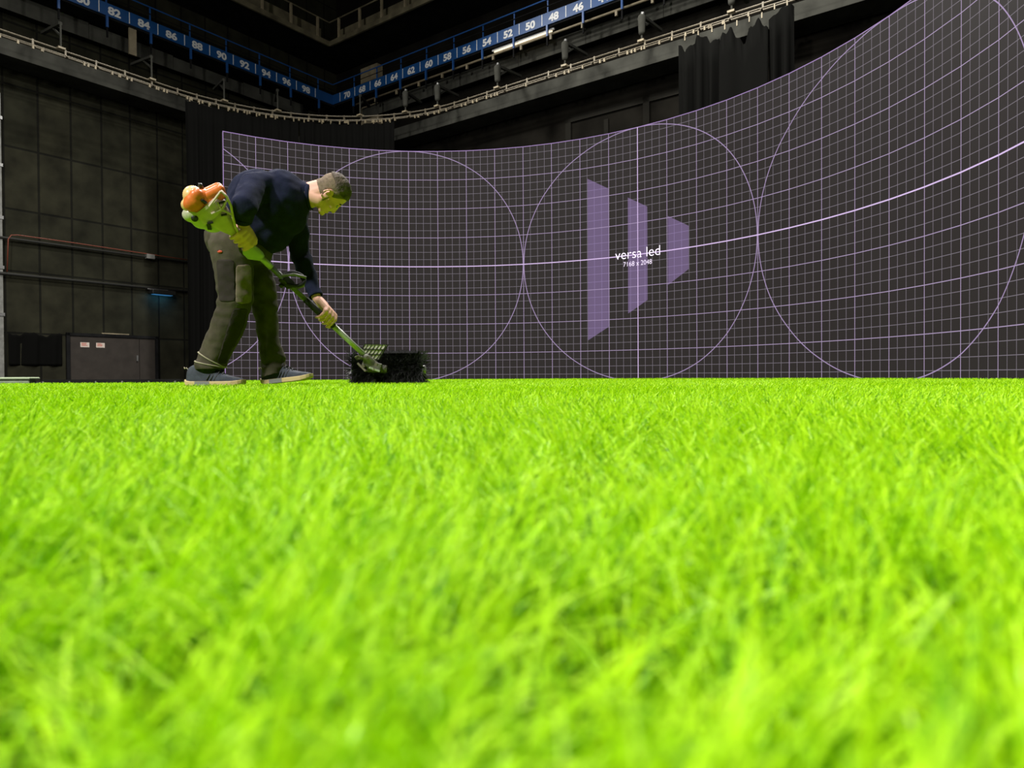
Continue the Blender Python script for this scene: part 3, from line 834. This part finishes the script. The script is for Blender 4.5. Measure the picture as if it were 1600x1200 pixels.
# eyes, brows, lips
for sg in (1, -1):
    e = MB().ell(hp(.073, sg * .031, .004), (.0125, .0125, .0125), Hm, 16, 12).build('eye', M['eye'], man, smooth=True)
    MB().ell(hp(.0845, sg * .031, .001), (.003, .0055, .0055), Hm, 12, 8).build('iris', M['iris'], e, smooth=True)
    b = MB(); pts = [hp(.086 - .010 * t * t, sg * (.012 + .034 * t), .026 + .004 * math.sin(t * 3)) for t in np.linspace(0, 1, 6)]
    b.tube(pts, .0042, 6); b.build('eyebrow', M['hair'], man, smooth=True)
MB().tube([hp(.083, -.024, -.071), hp(.092, -.01, -.070), hp(.0935, 0, -.0705), hp(.092, .01, -.070), hp(.083, .024, -.071)], [.002, .004, .0045, .004, .002], 8).build('lips', M['skin2'], man, smooth=True)

def soften(bm, n=10):
    """round off the stair-stepped outline of a patch cut from a voxel surface"""
    bv = [v for v in bm.verts if v.is_boundary]
    nb = {v: [e.other_vert(v) for e in v.link_edges if e.is_boundary] for v in bv}
    for _ in range(n):
        new = {v: v.co * .4 + sum((w_.co for w_ in nb[v]), Vector()) / len(nb[v]) * .6 for v in bv if nb[v]}
        for v, c in new.items(): v.co = c
# hair: offset shell cut from the head surface by a hairline
def hair_piece(name, mt, cond, thick, rough):
    bm = bmesh.new(); bm.from_mesh(body.data); W = wm(man); Hi = Hm.inverted()
    keep = []
    for f in bm.faces:
        q = Hi @ (W @ f.calc_center_median() - HC)
        keep.append(q.length < .16 and abs(q.x) < .13 and cond(q))
    bmesh.ops.delete(bm, geom=[f for f, k in zip(list(bm.faces), keep) if not k], context='FACES')
    soften(bm)
    bm.normal_update()
    for v in bm.verts:
        n_ = noise.noise(v.co * 55) * rough + noise.noise(v.co * 140) * rough * .5
        edge = .35 if v.is_boundary else 1
        v.co += v.normal * (thick * edge + n_ * edge)
    me = bpy.data.meshes.new(name); bm.to_mesh(me); bm.free(); me.shade_smooth(); me.materials.clear(); me.materials.append(mt)
    o = bpy.data.objects.new(name, me); C.objects.link(o); o.parent = man
    s = o.modifiers.new('solidify', 'SOLIDIFY'); s.thickness = .006; s.offset = -1
def ear_zone(q): return abs(q.y) > .066 and (q.x + .014) ** 2 / .028 ** 2 + (q.z + .012) ** 2 / .044 ** 2 < 1
hair_piece('hair', M['hair'], lambda q: q.z > .052 - .25 * min(q.x, 0) * 0 and q.z > .045 + max(0, q.x) * .35 + (.02 if q.x < -.04 else 0) and not ear_zone(q), .009, .004)
hair_piece('cropped_hair', M['hairlt'], lambda q: q.z <= .078 and (q.z > -.055 - q.x * .2 and q.x < .012 + max(0, q.z) * .75) and not ear_zone(q) and q.x > -.2, .0028, .0015)

# jumper
def wr(c, sc, amp): return noise.noise(Vector((c.x * sc, c.y * sc * .7, c.z * sc))) * amp
def jdisp(c):
    a = wr(c, 9, .010) + wr(c + Vector((3, 1, 2)), 22, .005)
    # sleeve and side folds
    f = math.sin((c.x * .9 - c.z * .6) * 62 + 4 * noise.noise(c * 5)) * .0035 * max(0, min(1, (1.18 - c.z) * 4 + .3))
    return a + f
jm = MB()
jm.ell(H(402, 326), (.186, .185, .235), None, 40, 28)
jm.ell(H(440, 318, .01), (.165, .20, .205), None, 40, 28)
jm.ell(H(420, 352, .02), (.155, .17, .165), None, 32, 24)
jm.ell(H(375, 335), (.09, .165, .13), None, 32, 24)
jm.chain([(H(414, 293, -.11), .10), (SH_N, .088), (EL_N, .068), (WR_N + Vector((0, 0, .012)), .046), (WR_N - Vector((0, 0, .03)), .044)], 28)
jm.chain([(H(440, 305, .08), .11), (SH_F, .092), (EL_F, .068), (WR_F + (EL_F - WR_F) * .12, .043), (WR_F, .040)], 28)
jm.capsule(H(455, 303, .02), .118, H(471, 306, .03), .092, 28)
ja = (EL_N - WR_N).normalized(); jb = (EL_F - WR_F).normalized()
jumper = remeshed('jumper', jm, M['navy'], man, .009, 5, .5, jdisp,
    cuts=((WR_N + ja * .03, -ja, .085), (WR_F + jb * .005, -jb, .085)), solid=.004)
# ribbed collar and cuffs
def ring(c, ax, r, h, ry=1.0):
    ax = Vector(ax).normalized(); u = ax.orthogonal().normalized(); v = ax.cross(u); b = MB(); rr = []
    for t, k in ((-h, .96), (-h, 1.04), (h, 1.04), (h, .96)):
        rr.append([c + ax * t + (u * math.cos(a) + v * math.sin(a)) * r * k for a in np.linspace(0, 2*math.pi, 28, endpoint=False)])
    vs = [p for q in rr for p in q]; fs = [(i*28 + j, i*28 + (j+1) % 28, ((i+1) % 4)*28 + (j+1) % 28, ((i+1) % 4)*28 + j) for i in range(4) for j in range(28)]
    b.add(vs, fs); return b
ring(WR_N + ja * .042, ja, .047, .014).build('cuff', M['navy'], jumper, smooth=True)
ring(WR_F + jb * .018, jb, .040, .016).build('cuff', M['navy'], jumper, smooth=True)
ring(H(484, 307, .03), Vector((.93, .05, .0)), .078, .012).build('collar', M['navy'], jumper, smooth=True)

# trousers
def tdisp(c):
    return wr(c, 10, .009) + wr(c + Vector((5, 2, 1)), 26, .005) + math.sin(c.z * 75 + 5 * noise.noise(c * 4) + c.x * 30) * .0035 * math.exp(-((c.z - .56) / .13) ** 2) + math.sin(c.z * 90 + 4 * noise.noise(c * 6)) * .004 * math.exp(-((c.z - .17) / .06) ** 2)
tm = MB()
tm.ell(H(366, 378), (.145, .17, .14), None, 36, 24)
tm.ell(H(350, 372, -.02), (.108, .14, .12), None, 32, 22)
tm.ell(H(400, 388, .04), (.10, .13, .10), None, 32, 22)
tm.chain([(HIP_N, .128), (H(366, 428, -.10), .108), (KN_N, .097), (H(353, 517, -.08), .094), (H(338, 548, -.06), .088), (H(327, 574, -.06), .082)], 32)
tm.chain([(HIP_F, .115), (H(404, 430, .11), .094), (KN_F, .078), (H(420, 530, .12), .066), (H(427, 562, .12), .074), (H(431, 592, .12), .078)], 32)
trousers = remeshed('trousers', tm, M['khaki'], man, .009, 4, .5, tdisp,
    cuts=((H(328, 577, -.06), Vector((.02, 0, -1)), .14), (H(432, 585, .12), Vector((.25, 0, -1)), .13)), solid=.004)
# patches cut from the trouser surface: dark back panel, pale knee patch, pocket flap, piping
def surf_patch(name, mt, cond, off, parent=None, src=None, thick=.003):
    src = src or trousers
    bm = bmesh.new(); bm.from_mesh(src.data); W = wm(man); bm.normal_update(); kill = []
    for f in bm.faces:
        c = W @ f.calc_center_median()
        if not cond(c, f.normal): kill.append(f)
    bmesh.ops.delete(bm, geom=kill, context='FACES')
    soften(bm); bm.normal_update()
    for v in bm.verts: v.co += v.normal * off
    me = bpy.data.meshes.new(name); bm.to_mesh(me); bm.free(); me.materials.clear(); me.materials.append(mt); me.shade_smooth()
    o = bpy.data.objects.new(name, me); C.objects.link(o); o.parent = parent or trousers
    s = o.modifiers.new('solidify', 'SOLIDIFY'); s.thickness = thick; s.offset = -1
def pxof(c):
    d = c - Vector((0, 0, CZ)); return (800 + F * d.x / d.y, 588 - F * d.z / d.y)
X_ = lambda px: (px - 800) / F * PY
Z_ = lambda py: CZ + (589.5 - py) / F * PY
def inpx(c, x0, y0, x1, y1):
    q = pxof(c); return x0 < q[0] < x1 and y0 < q[1] < y1
near_side = lambda c, n: n.y < -.15 and c.y < PY + .05
surf_patch('thigh_panel', M['khakidk'], lambda c, n: near_side(c, n) and c.y < PY and inpx(c, 340 + (pxof(c)[1] - 400) * .06, 404, 369, 470), .003)
surf_patch('knee_patch', M['khakilt'], lambda c, n: near_side(c, n) and c.y < PY - .06 and inpx(c, 370, 412, 394, 472), .004)
surf_patch('calf_panel', M['khakidk'], lambda c, n: near_side(c, n) and c.y < PY + .02 and inpx(c, 366 - (pxof(c)[1] - 480) * .32, 480, 400, 566), .003)
surf_patch('red_tag', M['red'], lambda c, n: near_side(c, n) and inpx(c, 342, 389, 351, 393.5), .005)
hq = H(328, 570, -.06)
def hem_loop(c0, nn, rad):
    bm = bmesh.new(); bm.from_mesh(trousers.data); W = wm(man); bm.transform(W)
    far = [v for v in bm.verts if (v.co - hq).length > rad]
    bmesh.ops.delete(bm, geom=far, context='VERTS'); bm.normal_update()
    r = bmesh.ops.bisect_plane(bm, geom=list(bm.verts) + list(bm.edges) + list(bm.faces), plane_co=c0, plane_no=nn)
    ed = [e for e in r['geom_cut'] if isinstance(e, bmesh.types.BMEdge)]
    adj = {}
    for e in ed:
        a, b_ = e.verts; adj.setdefault(a, []).append(b_); adj.setdefault(b_, []).append(a)
    seen = set(); best = []
    for st in adj:
        if st in seen: continue
        path = [st]; seen.add(st)
        while True:
            nx = [v for v in adj[path[-1]] if v not in seen]
            if not nx: break
            path.append(nx[0]); seen.add(nx[0])
        if len(path) > len(best): best = path
    pts = [v.co + v.normal * .003 for v in best]; bm.free()
    pts = pts[::2] + [pts[0]]
    for _ in range(3): pts = [pts[0]] + [(pts[k-1] + pts[k] * 2 + pts[k+1]) / 4 for k in range(1, len(pts) - 1)] + [pts[-1]]
    MB().tube(pts, .0042, 8).build('hem_piping', M['piping'], trousers, smooth=True)
hem_loop(hq + Vector((0, 0, .004)), Vector((.22, 0, 1)).normalized(), .16)
hem_loop(hq + Vector((-.02, 0, .052)), Vector((.6, .1, 1)).normalized(), .17)

# shoes
def shoe(heel, toe, yaw_y, scale, pitch_off=0):
    ax = (toe - heel); L = ax.length; ax.normalize(); side = Vector((0, 1, 0)); side = (side - ax * side.dot(ax)).normalized(); up = ax.cross(side)
    if up.z < 0: up = -up
    def P(s, w_, z): return heel + ax * s * L + side * w_ + up * z
    prof = [(.0, .022, .066, .012), (.03, .032, .088, .004), (.12, .037, .104, 0), (.22, .035, .098, 0), (.31, .035, .103, 0), (.42, .036, .088, 0), (.56, .042, .066, 0), (.70, .047, .052, 0), (.84, .046, .043, .001), (.94, .035, .034, .005), (.985, .022, .028, .008), (1.0, .010, .025, .010)]
    up_m = MB(); rings = []
    for s, w_, h, z0 in prof:
        h *= 1.15; r = []
        for a in np.linspace(0, 2*math.pi, 18, endpoint=False):
            ca, sa = math.cos(a), math.sin(a)
            z = (.022 + z0) + (h - .022) * max(0, sa) ** .8 if sa > 0 else .020 + z0
            wd = w_ * (abs(ca) ** .7) * (1 if ca > 0 else -1) * (1 if sa <= 0 else (1 - .35 * sa * (h > .08)))
            r.append(P(s, wd * scale, z * scale))
        rings.append(r)
    loft(up_m, rings)
    o = up_m.build('shoe', M['shoe'], man, smooth=True)
    sm = o.modifiers.new('sub', 'SUBSURF'); sm.levels = 1; sm.render_levels = 2
    so_ = MB(); rings = []
    for s, w_, h, z0 in prof:
        rings.append([P(s * 1.03 - .015, sx * (w_ + .006) * scale, z * scale) for sx, z in ((-1, z0 * 1.6 + .001), (1, z0 * 1.6 + .001), (1, .027 + z0), (-1, .027 + z0))])
    loft(so_, rings); so2 = so_.build('sole', M['sole'], o); bv = so2.modifiers.new('b', 'BEVEL'); bv.width = .004; bv.segments = 2
    g_ = MB(); 
    for s0, s1 in ((.2, .46),):
        rings = [[P(s, sx * (.045 if s < .5 else .05) * scale, z * scale) for sx, z in ((-1, .003), (1, .003), (1, .026), (-1, .026))] for s in (s0, (s0 + s1) / 2, s1)]
        loft(g_, rings)
    g_.build('sole_insert', M['solegrey'], o)
    lc = MB()
    for i in range(5):
        s = .36 + .065 * i; z = (.117 - .0115 * i) * scale
        lc.tube([P(s, -.024 * scale, z - .012), P(s + .02, 0, z + .004), P(s + .04, .024 * scale, z - .014)], .003, 6)
        lc.tube([P(s, .024 * scale, z - .012), P(s + .02, 0, z + .005), P(s + .04, -.024 * scale, z - .014)], .003, 6)
    lc.build('laces', M['lace'], o, smooth=True)
    sb = MB()
    for s0 in (.40, .47, .54):          # side stripes of the upper
        sb.tube([P(s0, -.040 * scale, .034), P(s0 + .04, -.036 * scale, .06), P(s0 + .06, -.024 * scale, .078)], .0035, 6)
    sb.build('side_stripes', M['lace'], o, smooth=True)
    MB().tube([P(.02, 0, .085 * scale), P(-.03, 0, .1 * scale), P(-.065, .004, .094 * scale), P(-.075, .004, .104 * scale)], .003, 6).build('heel_tab', M['piping'], o, smooth=True)
    # sock at the ankle
    return o
n_heel = H(294, 605.5, -.06); n_toe = H(381, 605.5, -.10)
n_heel.z = .042; n_toe.z = .042
shoe(n_heel, n_toe, 0, 1.12)
f_heel = H(412, 603, .12); f_toe = H(487, 588, .07); f_heel.z = .046; f_toe.z = .078
shoe(f_heel, f_toe, 0, 1.1)
for an in (AN_N, AN_F):
    MB().capsule(an + Vector((0, 0, .04)), .05, an + Vector((.0, 0, -.05)), .046, 20).build('sock', mat('dark_sock', (.02, .025, .04), .9), man, smooth=True)

# ------------------------------------------------------------------ power brush
tool = thing('power_brush', 'orange and cream petrol power brush with black bristle drum held low', 'power brush', (on_line(575).x, on_line(575).y, .03))
e0 = on_line(347)
MB().tube([on_line(400), on_line(470)], .0165, 16).build('upper_tube', mat('dark_satin_tube', (.10, .11, .085), .4, .3), tool, smooth=True)
MB().tube([on_line(399), on_line(414)], .0185, 16).build('tube_collar', M['tube'], tool, smooth=True)
MB().tube([on_line(466), on_line(512)], .0205, 16).build('foam_grip', M['rubber'], tool, smooth=True)
MB().tube([on_line(510), on_line(578)], .0175, 16).build('lower_tube', M['tube'], tool, smooth=True)
# neck cone / fan housing
U_ = A_.cross(Vector((0, 1, 0))).normalized()
if U_.z < 0: U_ = -U_
Vd = A_.cross(U_).normalized()
if Vd.y > 0: Vd = -Vd                   # towards the camera
def EP(s, u, v): return e0 + A_ * s + U_ * u + Vd * v
# s runs along the shaft (negative = towards the engine end)
def shell(ringsdef, n=28, e=.8):
    rings = []
    for s, cu, ru, rv in ringsdef:
        rings.append([EP(s, cu + ru * math.copysign(abs(math.sin(a)) ** e, math.sin(a)), rv * math.copysign(abs(math.cos(a)) ** e, math.cos(a))) for a in np.linspace(0, 2*math.pi, n, endpoint=False)])
    b = MB(); loft(b, rings); return b
neck = shell([(-.06, .0, .080, .07), (-.02, 0, .070, .062), (.03, 0, .048, .044), (.07, 0, .032, .030), (.11, 0, .022, .022), (.17, 0, .020, .020)]).build('clutch_housing', M['cream'], tool, smooth=True)
fan = shell([(-.055, 0, .088, .07), (-.065, .0, .093, .072), (-.115, .005, .09, .072), (-.13, .005, .08, .068)]).build('fan_housing', M['cream'], tool, smooth=False)
# open guard with Y-shaped ribs on the upper side
MB().tube([EP(-.14, .125, .075), EP(-.10, .125, .08), EP(-.05, .105, .08), EP(.0, .068, .07), EP(.05, .036, .055), EP(.09, .02, .04)], .0075, 8).build('guard_ring', M['cream'], neck, smooth=True)
for k, (a, c) in enumerate((((-.14, .125), (-.12, .02)), ((-.09, .125), (-.07, .055)), ((-.07, .055), (-.015, .075)), ((-.07, .055), (-.085, .0)), ((-.07, .055), (-.11, .07)))):
    MB().bar(EP(a[0], a[1], .082), EP(c[0], c[1], .08), .009, .010).build('guard_rib', M['cream'], neck, bevel=.002)
for s0, s1, u0, u1 in ((-.10, -.085, .06, .10), (-.045, -.03, .03, .055), (-.06, -.045, -.055, -.03)):
    MB().bar(EP(s0, u0, .074), EP(s1, u1, .072), .022, .008).build('vent_slot', M['bplast'], fan)
# engine block with starter bulb, orange top cover and pale tank below
st = MB().ell(EP(-.165, -.02, .01), (.058, .066, .06), None, 28, 20)
st.ell(EP(-.15, .02, .0), (.05, .065, .05), None, 28, 20); st.capsule(EP(-.175, -.045, .03), .04, EP(-.19, .01, .03), .038)
remeshed('starter_cover', st, M['orange'], tool, .005, 4)
cp = MB().ell(EP(-.188, -.012, -.01), (.052, .062, .056), None, 24, 18); cp.ell(EP(-.17, -.062, .0), (.04, .05, .036))
remeshed('starter_cap', cp, mat('pale_orange_cream_cover', (.80, .52, .22), .35), tool, .005, 4)
tp = MB().capsule(EP(-.155, .02, .02), .034, EP(-.135, .115, .02), .030); tp.capsule(EP(-.13, .02, .03), .03, EP(-.11, .105, .02), .026); tp.capsule(EP(-.155, .02, -.03), .034, EP(-.135, .11, -.03), .030)
tc_ = remeshed('top_cover', tp, M['orange'], tool, .005, 4)
MB().bar(EP(-.165, .012, .058), EP(-.135, .018, .06), .034, .014).build('air_intake', M['bplast'], tc_, bevel=.003)
MB().tube([EP(-.19, .05, .0), EP(-.213, .06, .0), EP(-.22, .055, .0)], [.012, .012, .008], 10).build('spark_plug_cap', M['bplast'], tool, smooth=True)
tk = MB().ell(EP(-.12, -.085, .0), (.058, .055, .042), None, 24, 18)
tk.ell(EP(-.07, -.08, .0), (.05, .055, .042), None, 24, 18); tk.ell(EP(-.01, -.06, .0), (.05, .05, .032), None, 24, 18)
tank = remeshed('fuel_tank', tk, M['tank'], tool, .005, 5)
MB().tube([EP(-.115, -.085, .038), EP(-.115, -.085, .052)], .018, 16).build('tank_cap', M['bplast'], tank, smooth=True)
MB().bar(EP(-.05, -.055, .052), EP(-.02, -.075, .044), .022, .01).build('choke_lever', M['bplast'], tool, bevel=.002)
# throttle handle just below the near hand
th = shell([(.095, 0, .020, .020), (.13, .0, .022, .022), (.17, -.004, .023, .022), (.205, -.016, .042, .030), (.245, -.014, .046, .032), (.275, -.004, .034, .026), (.295, 0, .022, .02)], e=1).build('throttle_handle', mat('pale_green_grey_plastic', (.42, .46, .32), .4), tool, smooth=True)
MB().tube([EP(.15, -.03, 0), EP(.185, -.055, 0), EP(.215, -.06, 0)], .006, 8).build('trigger', M['bplast'], th, smooth=True)
# loop handle, seen edge on around x 440
lc0 = on_line(436)
R3 = [(lc0 + U_ * (.04 + .05 * math.sin(a)) + Vd * (.05 * math.cos(a)) + A_ * (.02 + .03 * math.sin(a) + .03 * math.cos(a))) for a in np.linspace(-1.9, 4.6, 22)]
MB().tube(R3, .011, 10).build('loop_handle', M['rubber'], tool, smooth=True)
MB().tube([lc0 + U_ * .01 - A_ * .05 + Vd * .02, lc0 + U_ * .07 - A_ * .02 + Vd * .05, lc0 + U_ * .10 + A_ * .05 + Vd * .02, lc0 + U_ * .05 + A_ * .09, lc0 + U_ * .01 + A_ * .07], .009, 10).build('loop_brace', mat('grey_loop_bar', (.16, .16, .13), .5), tool, smooth=True)
MB().bar(lc0 - A_ * .035, lc0 + A_ * .045, .046, .05).build('handle_clamp', M['bplast'], tool, bevel=.006)
MB().tube([lc0 + A_ * .0 - U_ * .03, lc0 - U_ * .05], .014, 8).build('clamp_knob', M['bplast'], tool, smooth=True)
# gearbox
gb = on_line(578) + Vector((0, -.03, 0))
gm = MB().capsule(gb - A_ * .03, .024, gb + A_ * .05, .032, 16)
gm.bar(gb + A_ * .02 + Vector((-.055, 0, -.0)), gb + A_ * .05 + Vector((.05, 0, -.02)), .05, .05)
gm.tube([gb + A_ * .07 + Vector((-.06, .03, -.01)), gb + A_ * .07 + Vector((.075, .03, -.02))], .03, 14)
gearbox = remeshed('gearbox', gm, mat('dull_grey_casting', (.2, .19, .16), .6, .1, var=.35, vscale=30), tool, .004, 2)
for dx, dz, l_ in ((-.055, .015, .03), (-.03, -.04, .03), (.035, -.06, .03), (.0, .015, .028), (.055, -.03, .03)):
    MB().tube([gb + Vector((dx, -.015, dz)), gb + Vector((dx, -.015 - l_, dz))], .011, 6).build('bolt', M['alu'], gearbox)
MB().bar(gb + Vector((-.07, -.02, -.02)), gb + Vector((-.01, -.045, -.075)), .018, .012).build('mount_bracket', M['alu'], gearbox, bevel=.002)
MB().bar(gb + Vector((.01, -.045, -.05)), gb + Vector((.075, -.02, -.075)), .02, .014).build('mount_bracket', M['tube'], gearbox, bevel=.002)
MB().tube([gb + Vector((-.075, -.01, .005)), gb + Vector((-.085, -.03, .02)), gb + Vector((-.06, -.05, .03)), gb + Vector((-.03, -.045, .01))], .006, 8).build('spring_clip', M['alu'], gearbox, smooth=True)
# rear guard plate with slots
gA = at(567, 553, 4.52); 
def GP(i, j, t=0):   # i along, j across, in metres
    ex = Vector((.95, .22, -.02)).normalized(); ey = Vector((-.40, -.30, -.82)).normalized(); ez = ex.cross(ey).normalized()
    if ez.y > 0: ez = -ez
    return at(570, 538, 4.60) + ex * i + ey * j + ez * t
gd = MB()
for i in range(6):
    a = .012 + i * .024; gd.bar(GP(a + .012, .004, .004), GP(a, .118, .004), .0035, .004)
for q_, e_ in ((0, .155), (.04, .152), (.08, .15), (.12, .148)): gd.bar(GP(.0, q_, .005), GP(e_, q_, .005), .005)
gd.bar(GP(0, 0, .005), GP(0, .12, .005), .006); gd.bar(GP(.155, 0, .005), GP(.148, .12, .005), .006)
gd.build('guard_grille', M['bplast'], tool)
gq = MB(); vs = [GP(0, 0, 0), GP(.155, 0, 0), GP(.148, .12, 0), GP(0, .12, 0), GP(0, 0, -.006), GP(.155, 0, -.006), GP(.148, .12, -.006), GP(0, .12, -.006)]
gq.add(vs, [(0,1,2,3),(4,7,6,5),(0,4,5,1),(1,5,6,2),(2,6,7,3),(3,7,4,0)])
gq.build('guard_plate', mat('pale_guard_plastic', (.85, .8, .7), .5), tool)
# bristle drums: axis across the shaft
Y0 = 4.72
dl = at(553, 577, Y0 + .02); dr_ = at(662, 574, Y0 - .02); dl.z = dr_.z = .142
axd = (dr_ - dl).normalized(); DL = (dr_ - dl).length
MB().tube([dl, dr_], .040, 20).build('drum_core', M['bplast'], tool, smooth=True)
MB().tube([dr_ - axd * .01, dr_ + axd * .012], .030, 16).build('hub_cap', M['steel'], tool, smooth=True)
MB().tube([dl - axd * .012, dl + axd * .01], .030, 16).build('hub_cap', M['steel'], tool, smooth=True)
up0 = axd.orthogonal().normalized(); up1 = axd.cross(up0)
def bristles(name, s0, s1, cnt_, R0, R1, seed):
    r = random.Random(seed); b = MB()
    for i in range(cnt_):
        s = r.uniform(s0, s1) * DL; a = r.uniform(0, 2*math.pi); sp = r.gauss(0, .018) + (s / DL - .5) * .05 * (1 if (s/DL < .08 or s/DL > .92) else .3)
        d = up0 * math.cos(a) + up1 * math.sin(a); tn = axd.cross(d)
        L = R1 * r.uniform(.7, 1.12)
        p0 = dl + axd * s + d * .03; p1 = p0 + d * (L - .03) * .5 + tn * .006; p2 = dl + axd * (s + sp) + d * L + tn * r.uniform(.01, .03)
        if p2.z < .03: p2 = p2 + Vector((0, 0, .03 - p2.z)) + axd * r.uniform(-.01, .01)
        w_ = .0016
        b.add([p0 - axd * w_, p0 + axd * w_, p0 + tn * w_, p1 - axd * w_, p1 + axd * w_, p1 + tn * w_, p2 - axd * w_ * .6, p2 + axd * w_ * .6, p2 + tn * w_],
              [(0, 1, 4, 3), (1, 2, 5, 4), (2, 0, 3, 5), (3, 4, 7, 6), (4, 5, 8, 7), (5, 3, 6, 8), (6, 7, 8), (0, 2, 1)])
    o = b.build(name, M['bristle'], tool); tag(o, kind='stuff')
bristles('bristle_drum', 0, .27, 2000, .04, .125, 1)
bristles('bristle_drum', .32, 1.0, 4800, .04, .125, 2)
# deflector hood over the drum
hv = []; hf = []
for i in range(9):
    a = math.radians(20 + 100 * i / 8)
    for s in (.33, .93):
        d = Vector((0, math.cos(a), math.sin(a))); hv.append(dl + axd * s * DL + d * .126); hv.append(dl + axd * s * DL + d * .130)
for i in range(8):
    q = i * 4; hf += [(q, q+4, q+6, q+2), (q+1, q+3, q+7, q+5), (q, q+1, q+5, q+4), (q+2, q+6, q+7, q+3)]
hf += [(0, 2, 3, 1), (32, 33, 35, 34)]
hm_ = MB(); hm_.add(hv, hf); hm_.build('deflector', mat('matt_black_hood', (.006, .006, .006), .95, spec=.05), tool, smooth=False)
